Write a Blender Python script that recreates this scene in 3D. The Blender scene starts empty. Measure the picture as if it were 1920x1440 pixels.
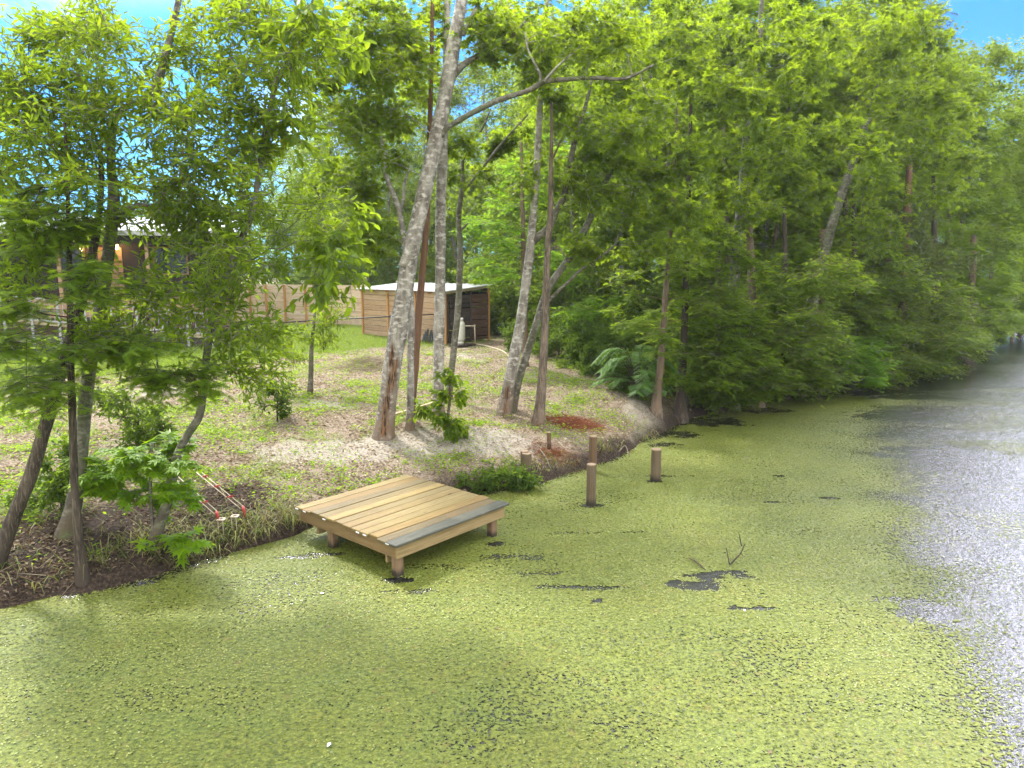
EXPO = 1.1
HAZE = 0.00045
import bpy, math
import numpy as np
from mathutils import Vector
rng = np.random.default_rng(11)
scene = bpy.context.scene
COL = scene.collection
R = math.radians

# ------------------------------------------------------------------ camera
F, CX, CY, YH, H = 1335., 960., 720., 500., 4.2
PITCH = math.atan((CY - YH) / F)
CAM = np.array([0., 0., H])
cam = bpy.data.cameras.new("camera")
cam.sensor_width = 36; cam.lens = 36 * F / 1920
cam.clip_end = 2000; cam.clip_start = .05
camo = bpy.data.objects.new("camera", cam); COL.objects.link(camo)
camo.location = CAM; camo.rotation_euler = (math.pi / 2 - PITCH, 0, 0)
scene.camera = camo

def ray(px, py):
    u = (px - CX) / F; v = (CY - py) / F
    return np.array([u, math.cos(PITCH) + v * math.sin(PITCH), -math.sin(PITCH) + v * math.cos(PITCH)])
def at_z(px, py, z):
    d = ray(px, py); return CAM + d * ((z - H) / d[2])
def at_y(px, py, Y):
    d = ray(px, py); return CAM + d * (Y / d[1])

# ------------------------------------------------------------------ noise
def _h(ix, iy, s):
    n = (ix * 374761393 + iy * 668265263 + s * 1274126177) & 0xffffffff
    n = ((n ^ (n >> 13)) * 1274126177) & 0xffffffff
    n = n ^ (n >> 16)
    return (n & 0xffff) / 65535.
def vnoise(x, y, s=0):
    x = np.asarray(x, float); y = np.asarray(y, float)
    ix = np.floor(x).astype(np.int64); iy = np.floor(y).astype(np.int64)
    fx = x - ix; fy = y - iy
    fx = fx * fx * (3 - 2 * fx); fy = fy * fy * (3 - 2 * fy)
    a = _h(ix, iy, s); b = _h(ix + 1, iy, s); c = _h(ix, iy + 1, s); d = _h(ix + 1, iy + 1, s)
    return (a * (1 - fx) + b * fx) * (1 - fy) + (c * (1 - fx) + d * fx) * fy
def fbm(x, y, s=0, o=4):
    t = 0; a = .5; n = 0
    for k in range(o):
        t = t + a * vnoise(x, y, s + k * 17); n += a
        x = np.asarray(x) * 2.03 + 11.3; y = np.asarray(y) * 2.03 + 5.7; a *= .5
    return t / n
def sstep(a, b, x):
    t = np.clip((np.asarray(x, float) - a) / (b - a), 0, 1); return t * t * (3 - 2 * t)

# ------------------------------------------------------------------ shore and terrain
_sh = [(-1200, 1420), (-700, 1290), (-300, 1205), (0, 1148), (150, 1108), (300, 1078), (420, 1042), (520, 1012), (600, 985), (760, 950), (880, 928),
       (1000, 905), (1080, 884), (1150, 858), (1240, 815), (1290, 785), (1420, 757), (1560, 727), (1700, 702),
       (1800, 682), (1860, 655), (1900, 632)]
SH = np.array([at_z(a, b, 0.)[:2] for a, b in _sh])
SH = np.vstack([[-60, SH[0, 1] - 2], SH, [SH[-1, 0] + 12, SH[-1, 1] + 9], [SH[-1, 0] + 60, SH[-1, 1] + 12], [500, SH[-1, 1] + 30]])
def shore_y(x): return np.interp(x, SH[:, 0], SH[:, 1])
MOUNDS = []
def terrain(x, y):
    x = np.asarray(x, float); y = np.asarray(y, float)
    w = .22 * (fbm(x * 1.3, y * 1.3, 3) - .5) * 2
    d = (y - shore_y(x)) * .74 + w
    hgt = np.interp(d, [-6, -1.5, -.2, 0, .12, .35, .9, 2.2, 4.5, 9, 20, 30, 200], [-1.2, -.7, -.16, -.02, .13, .27, .42, .62, .82, .95, 1.05, 1.1, 1.1])
    swamp = sstep(4.5, 7.5, x - .12 * (y - 20))
    hgt = np.where(hgt > 0, hgt * (1 - .62 * swamp), hgt)
    for (mx, my, rx, ry, a) in MOUNDS:
        hgt = hgt + a * np.exp(-((x - mx) / rx) ** 2 - ((y - my) / ry) ** 2) * sstep(.3, 1.2, d)
    hgt = hgt + (fbm(x * 2.2, y * 2.2, 9) - .5) * .12 * sstep(.1, 1, d) * (1 - .6 * sstep(24, 30, y))
    return hgt
def ground_at(px, py):
    d = ray(px, py); t = 4.
    while t < 200:
        p = CAM + d * t
        if p[2] <= max(0., float(terrain(p[0], p[1]))): return p
        t += .04
    return p
for (px, py, rx, ry, a) in [(770, 815, 1.2, .8, .16), (930, 830, 1.1, .7, .22), (690, 690, .8, .6, .3), (1190, 770, 1.0, 1.4, .2), (1060, 745, 1.2, 1.0, .12)]:
    g = ground_at(px, py); MOUNDS.append((g[0], g[1] + .2, rx, ry, a))

# ------------------------------------------------------------------ mesh builder
def unit(a): return a / np.maximum(np.linalg.norm(a, axis=-1, keepdims=True), 1e-9)
class MB:
    def __init__(s): s.v = []; s.f = []; s.m = []; s.r = []; s.n = 0
    def add(s, v, *faces, rnd=.5, mat=0):
        v = np.asarray(v, float).reshape(-1, 3)
        for f in faces:
            f = np.asarray(f, np.int64)
            if len(f): s.f.append(f + s.n); s.m.append(np.full(len(f), mat))
        s.v.append(v); s.r.append(np.broadcast_to(np.asarray(rnd, float), (len(v),)).copy()); s.n += len(v)
    def build(s, name, mats, parent=None, smooth=False, off=None, attrs=None):
        me = bpy.data.meshes.new(name)
        V = np.concatenate(s.v) if s.v else np.zeros((0, 3))
        if off is not None: V = V - np.asarray(off)
        me.vertices.add(len(V)); me.vertices.foreach_set("co", V.astype(np.float32).ravel())
        if s.f:
            loops = np.concatenate([f.ravel() for f in s.f])
            tot = np.concatenate([np.full(len(f), f.shape[1]) for f in s.f])
            st = np.concatenate([[0], np.cumsum(tot)[:-1]])
            me.loops.add(len(loops)); me.loops.foreach_set("vertex_index", loops.astype(np.int32))
            me.polygons.add(len(tot)); me.polygons.foreach_set("loop_start", st.astype(np.int32))
            me.polygons.foreach_set("material_index", np.concatenate(s.m).astype(np.int32))
            me.polygons.foreach_set("use_smooth", np.full(len(tot), smooth))
        a = me.attributes.new("rnd", 'FLOAT', 'POINT'); a.data.foreach_set("value", np.concatenate(s.r).astype(np.float32))
        for k, val in (attrs or {}).items():
            a = me.attributes.new(k, 'FLOAT', 'POINT'); a.data.foreach_set("value", np.asarray(val, np.float32))
        for m in (mats if isinstance(mats, (list, tuple)) else [mats]): me.materials.append(m)
        me.update(); me.validate()
        o = bpy.data.objects.new(name, me); COL.objects.link(o)
        if parent is not None: o.parent = parent
        return o
def tag(o, label=None, cat=None, group=None, kind=None):
    if label: o["label"] = label
    if cat: o["category"] = cat
    if group: o["group"] = group
    if kind: o["kind"] = kind
    return o
def empty(name, loc, label, cat, group=None, rz=0):
    o = bpy.data.objects.new(name, None); COL.objects.link(o); o.empty_display_size = .2
    o.location = loc; o.rotation_euler = (0, 0, rz)
    return tag(o, label, cat, group)
def dup(root, loc, rz=0, sc=1., label=None, group=None, sz=None):
    r = root.copy(); COL.objects.link(r); r.location = loc; r.rotation_euler = (0, 0, rz)
    r.scale = (sc, sc, sz or sc)
    if label: r["label"] = label
    if group: r["group"] = group
    for ch in list(root.children):
        c = ch.copy(); COL.objects.link(c); c.parent = r
    return r

BOXF = np.array([[0, 3, 2, 1], [4, 5, 6, 7], [0, 1, 5, 4], [1, 2, 6, 5], [2, 3, 7, 6], [3, 0, 4, 7]])
def box(mb, o, ex, ey, ez, rnd=.5, mat=0, bev=0):
    """box from corner o along three edge vectors"""
    o, ex, ey, ez = [np.asarray(a, float) for a in (o, ex, ey, ez)]
    if not bev:
        v = [o, o + ex, o + ex + ey, o + ey]; v = v + [a + ez for a in v]
        mb.add(v, BOXF, rnd=rnd, mat=mat); return
    lx, ly, lz = [np.linalg.norm(a) for a in (ex, ey, ez)]; b = min(bev, .3 * min(lx, ly, lz))
    V = []; 
    for cz in (0, 1):
        for (cx, cy) in ((0, 0), (1, 0), (1, 1), (0, 1)):
            for ax in range(3):
                t = [cx * 1., cy * 1., cz * 1.]; L = (lx, ly, lz)
                for k in range(3):
                    if k != ax: t[k] += (1 if t[k] == 0 else -1) * b / L[k]
                V.append(o + ex * t[0] + ey * t[1] + ez * t[2])
    I = lambda c, ax: c * 3 + ax
    q = [[I(0, 2), I(3, 2), I(2, 2), I(1, 2)], [I(4, 2), I(5, 2), I(6, 2), I(7, 2)], [I(0, 1), I(1, 1), I(5, 1), I(4, 1)], [I(1, 0), I(2, 0), I(6, 0), I(5, 0)],
         [I(2, 1), I(3, 1), I(7, 1), I(6, 1)], [I(3, 0), I(0, 0), I(4, 0), I(7, 0)]]
    ed = [(0, 1, 1, 2), (1, 2, 0, 2), (2, 3, 1, 2), (3, 0, 0, 2), (4, 5, 1, 2), (5, 6, 0, 2), (6, 7, 1, 2), (7, 4, 0, 2), (0, 4, 0, 1), (1, 5, 0, 1), (2, 6, 0, 1), (3, 7, 0, 1)]
    for (a, c, p, r) in ed: q.append([I(a, p), I(c, p), I(c, r), I(a, r)])
    t = [[I(c, 0), I(c, 1), I(c, 2)] for c in range(8)]
    mb.add(V, q, t, rnd=rnd, mat=mat)
def abox(mb, x0, x1, y0, y1, z0, z1, **k): box(mb, (x0, y0, z0), (x1 - x0, 0, 0), (0, y1 - y0, 0), (0, 0, z1 - z0), **k)

def crom(P, n=6):
    P = np.asarray(P, float)
    if len(P) < 3: 
        t = np.linspace(0, 1, n + 1)[:, None]; return P[0] * (1 - t) + P[-1] * t
    Q = np.vstack([2 * P[0] - P[1], P, 2 * P[-1] - P[-2]]); out = []
    for i in range(1, len(Q) - 2):
        for t in np.linspace(0, 1, n, endpoint=False):
            a, b, c, d = Q[i - 1], Q[i], Q[i + 1], Q[i + 2]
            out.append(.5 * ((2 * b) + (c - a) * t + (2 * a - 5 * b + 4 * c - d) * t * t + (3 * b - a - 3 * c + d) * t ** 3))
    out.append(P[-1]); return np.array(out)
def tube(mb, P, rad, seg=8, nz=0., rnd=.5, mat=0, cap=True, seed=0):
    P = np.asarray(P, float); n = len(P); rad = np.broadcast_to(np.asarray(rad, float), (n,))
    T = unit(np.gradient(P, axis=0))
    ref = np.eye(3)[np.argmin(np.abs(T).max(axis=0))]
    A = unit(ref - T * (T @ ref)[:, None]); B = np.cross(T, A)
    th = np.linspace(0, 2 * np.pi, seg, endpoint=False)
    rr = np.repeat(rad[:, None], seg, 1)
    if nz:
        s = np.concatenate([[0], np.cumsum(np.linalg.norm(np.diff(P, axis=0), axis=1))])
        for k in range(seg):
            rr[:, k] *= 1 + nz * ((fbm(s * 2.5 + seed, np.full(n, math.cos(th[k]) * 1.2 + 7 + seed), 5) - .5) * 1.6 + (fbm(s * 9 + seed, np.full(n, k * 1.7 + seed), 8) - .5) * .8)
    V = P[:, None] + rr[..., None] * (np.cos(th)[None, :, None] * A[:, None] + np.sin(th)[None, :, None] * B[:, None])
    i = np.arange(n - 1)[:, None]; k = np.arange(seg)[None]; k2 = (k + 1) % seg
    q = np.stack(np.broadcast_arrays(i * seg + k, i * seg + k2, (i + 1) * seg + k2, (i + 1) * seg + k), -1).reshape(-1, 4)
    V = V.reshape(-1, 3)
    if cap:
        V = np.vstack([V, P[-1], P[0]]); m = n * seg
        t = [[(n - 1) * seg + a, (n - 1) * seg + (a + 1) % seg, m] for a in range(seg)] + [[(a + 1) % seg, a, m + 1] for a in range(seg)]
        mb.add(V, q, t, rnd=rnd, mat=mat)
    else: mb.add(V, q, rnd=rnd, mat=mat)
def sticks(mb, S, E, r0, r1, rnd=.5, mat=0):
    """many thin three-sided straight sticks"""
    S = np.asarray(S, float); E = np.asarray(E, float); K = len(S)
    if K == 0: return
    T = unit(E - S); ref = np.where(np.abs(T[:, 2:3]) < .8, np.array([[0, 0, 1.]]), np.array([[1., 0, 0]]))
    A = unit(np.cross(T, ref)); B = np.cross(T, A)
    th = np.array([0, 2.094, 4.189])
    off = np.cos(th)[None, :, None] * A[:, None] + np.sin(th)[None, :, None] * B[:, None]
    r0 = np.broadcast_to(np.asarray(r0, float), (K,))[:, None, None]; r1 = np.broadcast_to(np.asarray(r1, float), (K,))[:, None, None]
    V = np.concatenate([S[:, None] + off * r0, E[:, None] + off * r1], 1).reshape(-1, 3)
    b = (np.arange(K) * 6)[:, None, None]
    q = (np.array([[0, 1, 4, 3], [1, 2, 5, 4], [2, 0, 3, 5]])[None] + b).reshape(-1, 4)
    rn = np.repeat(np.broadcast_to(np.asarray(rnd, float), (K,)), 6)
    mb.add(V, q, rnd=rn, mat=mat)

# ------------------------------------------------------------------ leaf shapes  (along, across, up)
def _fr(k, wid):
    v = []; t = []
    for i in range(k):
        a = .05 + .9 * i / k; w = wid * (1 - .65 * (i / k) ** 1.5)
        for s in (-1, 1):
            b = len(v); v += [(a, 0, 0), (a + .14, 0, 0), (a + .22, s * w, -.05)]; t.append((b, b + 1, b + 2))
    return np.array(v), [np.array(t)]
def _nd(k):
    v = []; t = []
    g = np.random.default_rng(3)
    for i in range(k):
        a = 2 * math.pi * i / k; s = .25 + .5 * g.random(); c = math.sqrt(1 - s * s)
        b = len(v); v += [(0, .03 * math.cos(a + 1.57), .03 * math.sin(a + 1.57)), (0, -.03 * math.cos(a + 1.57), -.03 * math.sin(a + 1.57)), (c, s * math.cos(a), s * math.sin(a) - .1)]
        t.append((b, b + 1, b + 2))
    return np.array(v), [np.array(t)]
SHAPES = {
 'lance': (np.array([(0, 0, 0), (.35, -.5, .10), (.75, -.36, .04), (1, 0, -.08), (.75, .36, .04), (.35, .5, .10)]), [np.array([(0, 1, 2, 3), (3, 4, 5, 0)])]),
 'leaf': (np.array([(0, 0, 0), (.42, -.5, .09), (1, 0, -.05), (.42, .5, .09)]), [np.array([(0, 1, 2, 3)])]),
 'maple': (np.array([(0, 0, 0), (.36, -.15, .0), (1, 0, -.1), (.36, .15, .0), (.02, -.12, 0), (.66, -.62, -.08), (.36, -.1, .03), (.36, .1, .03), (.66, .62, -.08), (.02, .12, 0), (.14, -.52, -.06), (.14, .52, -.06)]),
           [np.array([(0, 1, 2, 3), (4, 5, 6, 0), (0, 7, 8, 9)]), np.array([(0, 10, 6), (0, 7, 11)])]),
 'frond': _fr(6, .42), 'frond_lo': _fr(4, .4), 'needle': _nd(12),
 'blade': (np.array([(0, -.5, 0), (0, .5, 0), (.5, .32, .0), (.5, -.32, .0), (1, 0, -.22)]), [np.array([(0, 1, 2, 3)]), np.array([(3, 2, 4)])]),
}
def leaves(mb, shape, B, D, N, L, W, rnd, mat=0):
    tv, tf = SHAPES[shape]; n = len(B)
    if n == 0: return
    D = unit(D); S = unit(np.cross(D, N)); N = np.cross(S, D)
    L = np.broadcast_to(np.asarray(L, float), (n,))[:, None, None]; W = np.broadcast_to(np.asarray(W, float), (n,))[:, None, None]
    V = B[:, None] + D[:, None] * tv[None, :, 0:1] * L + S[:, None] * tv[None, :, 1:2] * W + N[:, None] * tv[None, :, 2:3] * L
    k = len(tv); off = (np.arange(n) * k)[:, None, None]
    mb.add(V.reshape(-1, 3), *[(f[None] + off).reshape(-1, f.shape[1]) for f in tf], rnd=np.repeat(np.broadcast_to(rnd, (n,)), k), mat=mat)
def rdir(n, flat=1.):
    a = rng.normal(size=(n, 3)); a[:, 2] *= flat; return unit(a)

# ------------------------------------------------------------------ materials
class NT:
    def __init__(s, name, world=False):
        s.m = bpy.data.materials.new(name); s.m.use_nodes = True
        s.t = s.m.node_tree; s.t.nodes.clear(); s.out = s.t.nodes.new("ShaderNodeOutputMaterial")
    def n(s, typ, **kw):
        nd = s.t.nodes.new("ShaderNode" + typ)
        for k, v in kw.items():
            if k.startswith("_"): setattr(nd, k[1:], v)
            else: s.set(nd.inputs[k.replace("__", " ")] if not k.isdigit() else nd.inputs[int(k)], v)
        return nd
    def set(s, inp, v):
        if isinstance(v, bpy.types.NodeSocket): s.t.links.new(v, inp)
        elif isinstance(v, bpy.types.Node): s.t.links.new(v.outputs[0], inp)
        else:
            if inp.type == 'RGBA' and len(v) == 3: v = (*v, 1)
            inp.default_value = v
    def attr(s, name): return s.n("Attribute", _attribute_name=name).outputs["Fac"]
    def obj(s): return s.n("TexCoord").outputs["Object"]
    def noise(s, vec, scale, detail=4, rough=.55, dist=0.):
        return s.n("TexNoise", Vector=vec, Scale=scale, Detail=detail, Roughness=rough, Distortion=dist).outputs["Fac"]
    def mapping(s, vec, sc=(1, 1, 1), rot=(0, 0, 0)): return s.n("Mapping", Vector=vec, Scale=sc, Rotation=rot).outputs[0]
    def ramp(s, fac, stops, interp='LINEAR'):
        r = s.n("ValToRGB", Fac=fac); e = r.color_ramp.elements; r.color_ramp.interpolation = interp
        while len(e) > 1: e.remove(e[-1])
        e[0].position = stops[0][0]; e[0].color = (*stops[0][1], 1) if len(stops[0][1]) == 3 else stops[0][1]
        for p, c in stops[1:]:
            x = e.new(p); x.color = (*c, 1) if len(c) == 3 else c
        return r.outputs[0]
    def mr(s, v, a, b, c=0., d=1.): return s.n("MapRange", Value=v, **{"From__Min": a, "From__Max": b, "To__Min": c, "To__Max": d}).outputs[0]
    def mix(s, f, a, b, mode='MIX'):
        nd = s.n("Mix", _data_type='RGBA', _blend_type=mode); s.set(nd.inputs[0], f); s.set(nd.inputs[6], a); s.set(nd.inputs[7], b); return nd.outputs[2]
    def math(s, op, a, b=0.):
        nd = s.n("Math", _operation=op); s.set(nd.inputs[0], a); s.set(nd.inputs[1], b); return nd.outputs[0]
    def bump(s, h, st=.5, d=.02): return s.n("Bump", Height=h, Strength=st, Distance=d).outputs[0]
    def pbr(s, col, rough=.7, spec=.3, normal=None, **kw):
        p = s.n("BsdfPrincipled"); s.set(p.inputs["Base Color"], col); s.set(p.inputs["Roughness"], rough); s.set(p.inputs["Specular IOR Level"], spec)
        if normal is not None: s.set(p.inputs["Normal"], normal)
        for k, v in kw.items(): s.set(p.inputs[k.replace("__", " ")], v)
        return p.outputs[0]
    def done(s, sh): s.t.links.new(sh, s.out.inputs["Surface"]); return s.m

def leaf_mat(name, cols, tcol, trans=.42, rough=.45, spec=.22):
    t = NT(name); c = t.ramp(t.attr("rnd"), [(i / (len(cols) - 1), k) for i, k in enumerate(cols)])
    p = t.pbr(c, rough, spec)
    tc = t.mix(.55, t.mix(1., c, (3.3, 2.9, .9), 'MULTIPLY'), tcol)
    tr = t.n("BsdfTranslucent", Color=tc)
    mx = t.n("MixShader", Fac=trans); t.set(mx.inputs[1], p); t.set(mx.inputs[2], tr)
    return t.done(mx.outputs[0])
M = {}
M['leaf'] = leaf_mat('magnolia_leaf', [(.040, .076, .007), (.070, .122, .010), (.105, .168, .013), (.16, .205, .020)], (.32, .44, .014), .58)
M['maple'] = leaf_mat('maple_leaf', [(.044, .084, .008), (.078, .134, .011), (.115, .18, .013), (.17, .22, .020)], (.36, .48, .015), .6)
M['wood_leaf'] = leaf_mat('forest_leaf', [(.042, .076, .011), (.072, .118, .015), (.105, .158, .019), (.145, .192, .026)], (.30, .42, .022), .56)
M['cypress'] = leaf_mat('cypress_needles', [(.055, .105, .009), (.09, .15, .011), (.13, .19, .013)], (.34, .50, .016), .56, .55, .2)
M['cypress_bright'] = leaf_mat('bright_cypress_needles', [(.065, .15, .010), (.10, .20, .012), (.14, .25, .014)], (.30, .52, .018), .56, .55, .2)
M['pine'] = leaf_mat('pine_needles', [(.045, .07, .018), (.07, .10, .022), (.10, .13, .03)], (.15, .22, .025), .3, .5, .25)
M['bluefern'] = leaf_mat('feathery_leaf', [(.045, .11, .020), (.07, .15, .026), (.10, .19, .034)], (.16, .32, .04), .32, .5, .25)
M['young'] = leaf_mat('young_maple_leaf', [(.10, .20, .008), (.15, .26, .01), (.21, .32, .012)], (.36, .52, .012), .5)
M['bush'] = leaf_mat('bush_leaf', [(.03, .065, .010), (.055, .10, .013), (.085, .145, .016)], (.24, .36, .018), .48)
M['grass'] = leaf_mat('lawn_blade', [(.10, .17, .012), (.15, .22, .014), (.22, .26, .03)], (.30, .40, .02), .4, .6, .2)
M['bankgrass'] = leaf_mat('bank_grass_blade', [(.05, .09, .016), (.10, .14, .022), (.19, .18, .06), (.25, .22, .11)], (.18, .22, .03), .25, .6, .2)
M['litter'] = leaf_mat('dead_leaf', [(.07, .046, .03), (.175, .13, .082), (.35, .29, .20), (.52, .465, .36)], (.28, .17, .09), .12, .7, .2)
M['straw'] = leaf_mat('pine_straw_needle', [(.085, .022, .008), (.17, .045, .013), (.24, .08, .025)], (.2, .06, .02), .12, .7, .2)

def bark(name, base, dark, pale, brown, sc=1., horiz=True, mossy=0.):
    t = NT(name); o = t.obj()
    n1 = t.noise(t.mapping(o, (6 * sc, 6 * sc, 2.2 * sc)), 1., 6, .65)
    n2 = t.noise(t.mapping(o, (7 * sc, 7 * sc, 13 * sc) if horiz else (40 * sc, 40 * sc, 3 * sc)), 1., 4, .6)
    n3 = t.noise(o, 28 * sc, 4, .6)
    c = t.mix(t.mr(n1, .38, .62), dark, base)
    c = t.mix(t.mr(n2, .5, .68), c, pale)
    c = t.mix(t.mr(n3, .60, .72, 0, .75), c, dark)
    c = t.mix(t.math('MULTIPLY', t.attr("brown"), t.mr(n1, .25, .6)), c, brown)
    if mossy: c = t.mix(t.math('MULTIPLY', t.mr(t.noise(o, 3.1, 4), .5, .66), mossy), c, (.09, .12, .04))
    sc_ = t.math('MULTIPLY', t.attr("scar"), t.mr(t.noise(t.mapping(o, (30, 30, 2.5)), 1., 4), .3, .5))
    c = t.mix(sc_, c, t.mix(t.mr(t.noise(t.mapping(o, (45, 45, 4)), 1., 5), .42, .58), (.018, .010, .006), (.20, .10, .045)))
    hgt = t.math('ADD', n2, t.math('MULTIPLY', n3, .7))
    return t.done(t.pbr(c, .85, .2, t.bump(hgt, .7, .02)))
M['pale_bark'] = bark('pale_lichen_bark', (.36, .325, .275), (.13, .11, .09), (.55, .51, .45), (.17, .115, .075))
M['grey_bark'] = bark('grey_green_bark', (.17, .155, .12), (.07, .06, .045), (.27, .25, .2), (.10, .075, .05), 1.2, True, .5)
M['dark_bark'] = bark('dark_brown_bark', (.085, .065, .048), (.032, .025, .019), (.16, .13, .10), (.055, .042, .032), 1.3, False)
M['red_bark'] = bark('red_brown_bark', (.19, .10, .058), (.085, .045, .028), (.26, .16, .10), (.15, .08, .045), 1.2, False)
M['cyp_bark'] = bark('cypress_bark', (.19, .14, .10), (.075, .056, .042), (.28, .225, .175), (.17, .115, .078), 1.3, False)
M['wood_bark'] = bark('forest_bark', (.20, .18, .155), (.075, .065, .055), (.32, .3, .27), (.14, .11, .08), 1., False)

def wood(name, cols, axis=0, rough=.7, wet=None, sc=1., wetz=0.):
    """planks: rnd picks the board, grain runs along an object axis given by attribute-free object coords"""
    t = NT(name); o = t.obj(); r = t.attr("rnd")
    cb = t.n("CombineXYZ", X=r, Y=r, Z=r).outputs[0]
    v = t.n("VectorMath", _operation='MULTIPLY_ADD'); t.set(v.inputs[0], cb); v.inputs[1].default_value = (37, 53, 71); t.set(v.inputs[2], o)
    s = [34 * sc] * 3; s[axis] = 1.7 * sc
    g = t.noise(t.mapping(v.outputs[0], s), 1., 6, .62, .6)
    g2 = t.noise(v.outputs[0], 5 * sc, 4, .6)
    kn = t.n("TexVoronoi", Vector=t.mapping(v.outputs[0], [3.3 * sc if i != axis else 1.3 * sc for i in range(3)]), Scale=1.).outputs["Distance"]
    c = t.ramp(r, [(i / (len(cols) - 1), k) for i, k in enumerate(cols)])
    c = t.mix(t.mr(g, .45, .72, 0, .75), c, t.mix(1., c, (.45, .38, .30), 'MULTIPLY'))
    c = t.mix(t.mr(g2, .35, .75, 0, .4), c, t.mix(1., c, (.72, .66, .58), 'MULTIPLY'))
    c = t.mix(t.mr(kn, .03, .075, .85, 0), c, t.mix(1., c, (.3, .2, .13), 'MULTIPLY'))
    if wet is not None:
        c = t.mix(t.mr(t.noise(o, 1.3, 5, .6), .54, .66, 0, .5), c, wet)
    if wetz:
        z = t.n("SeparateXYZ", Vector=o).outputs[2]; z = t.math('ADD', z, t.math('MULTIPLY', t.math('SUBTRACT', g2, .5), .22))
        c = t.mix(t.mr(z, wetz, wetz * .35, 0, .9), c, (.018, .017, .011))
    return t.done(t.pbr(c, rough, .25, t.bump(g, .5, .008)))
def flat(name, col, rough=.6, metal=0., var=.25, sc=6, spec=.4):
    t = NT(name); o = t.obj(); n = t.noise(o, sc, 5, .6)
    c = t.mix(t.mr(n, .3, .7, 0, 1), tuple(x * (1 - var) for x in col), tuple(min(1, x * (1 + var * .5)) for x in col))
    return t.done(t.pbr(c, rough, spec, t.bump(n, .15, .01), Metallic=metal))

# ------------------------------------------------------------------ world and sun
SUN_AZ, SUN_EL = R(-38), R(53)          # azimuth from +Y towards +X
w = bpy.data.worlds.new("World"); scene.world = w; w.use_nodes = True
nt = w.node_tree; nt.nodes.clear()
def wn(t, **k):
    nd = nt.nodes.new("ShaderNode" + t)
    for a, b in k.items(): setattr(nd, a, b)
    return nd
L = nt.links.new
out = wn("OutputWorld"); bg = wn("Background"); bg.inputs["Strength"].default_value = .12
sky = wn("TexSky", sky_type='NISHITA', sun_disc=False, sun_elevation=SUN_EL, sun_rotation=SUN_AZ, air_density=1.2, dust_density=.6, ozone_density=3.)
geo = wn("TexCoord"); sep = wn("SeparateXYZ"); L(geo.outputs["Generated"], sep.inputs[0])
def wmath(op, a, b=0.):
    nd = wn("Math", operation=op)
    for i, v in enumerate((a, b)):
        if isinstance(v, bpy.types.NodeSocket): L(v, nd.inputs[i])
        else: nd.inputs[i].default_value = v
    return nd.outputs[0]
def wmr(v, a, b, c=0., d=1.):
    nd = wn("MapRange"); L(v, nd.inputs[0])
    for i, x in enumerate((a, b, c, d)): nd.inputs[i + 1].default_value = x
    return nd.outputs[0]
def wmix(f, a, b, mode='MIX'):
    nd = wn("Mix", data_type='RGBA', blend_type=mode)
    for i, v in ((0, f), (6, a), (7, b)):
        if isinstance(v, bpy.types.NodeSocket): L(v, nd.inputs[i])
        else: nd.inputs[i].default_value = (*v, 1) if isinstance(v, tuple) else v
    return nd.outputs[2]
nz = wn("TexNoise"); L(geo.outputs["Generated"], nz.inputs["Vector"]); nz.inputs["Scale"].default_value = 3.2; nz.inputs["Detail"].default_value = 7; nz.inputs["Roughness"].default_value = .62
blue = wmix(1., sky.outputs[0], (.18, .60, 1.18), 'MULTIPLY')
# bright cloud sheet overhead, broken towards the horizon
hi = wmr(sep.outputs[2], .40, .58)
lowc = wmr(nz.outputs["Fac"], .56, .76, 0, .5)
highc = wmr(nz.outputs["Fac"], .30, .52, .72, 1.)
cf = wmath('MAXIMUM', lowc, wmath('MULTIPLY', hi, highc))
behind = wmath('MULTIPLY', wmr(sep.outputs[1], .05, -.45), wmr(sep.outputs[2], -.02, .1))  # unseen bright cloud added behind the camera to light the trees from the front
cf = wmath('MAXIMUM', cf, behind)
dot = wn("VectorMath", operation='DOT_PRODUCT'); L(geo.outputs["Generated"], dot.inputs[0])
GA, GE = R(53), R(26)
dot.inputs[1].default_value = (math.sin(GA) * math.cos(GE), math.cos(GA) * math.cos(GE), math.sin(GE))
glow = wmr(dot.outputs["Value"], .945, .99)
glow = wmath('MULTIPLY', glow, wmr(nz.outputs["Fac"], .3, .55, .45, 1.))
dot2 = wn("VectorMath", operation='DOT_PRODUCT'); L(geo.outputs["Generated"], dot2.inputs[0])
dot2.inputs[1].default_value = (math.sin(R(-28)) * math.cos(R(34)), math.cos(R(-28)) * math.cos(R(34)), math.sin(R(34)))
glow2 = wmath('MULTIPLY', wmr(dot2.outputs["Value"],   .95, .99), .38)
cl = wmix(wmath('MAXIMUM', glow, glow2), (13.5, 13.5, 13.3), (120., 118., 142.))
col = wmix(wmath('MAXIMUM', cf, wmath('MAXIMUM', glow, glow2)), blue, cl)
L(col, bg.inputs["Color"]); L(bg.outputs[0], out.inputs["Surface"])
sl = bpy.data.lights.new("sun", 'SUN'); sl.energy = 3.4; sl.angle = R(7); sl.color = (1, .95, .86)
so = bpy.data.objects.new("sun", sl); COL.objects.link(so)
sd = Vector((math.sin(SUN_AZ) * math.cos(SUN_EL), math.cos(SUN_AZ) * math.cos(SUN_EL), math.sin(SUN_EL)))
so.rotation_euler = sd.to_track_quat('Z', 'Y').to_euler(); so.location = (10, 10, 40)
vs = scene.view_settings; vs.view_transform = 'Standard'; vs.look = 'None'; vs.exposure = EXPO; vs.gamma = 1
scene.cycles.max_bounces = 7; scene.cycles.diffuse_bounces = 3; scene.cycles.glossy_bounces = 3; scene.cycles.transmission_bounces = 5
scene.cycles.transparent_max_bounces = 6; scene.cycles.caustics_reflective = False; scene.cycles.caustics_refractive = False
scene.cycles.volume_bounces = 0; scene.cycles.use_denoising = True; scene.cycles.sample_clamp_indirect = 6
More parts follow.
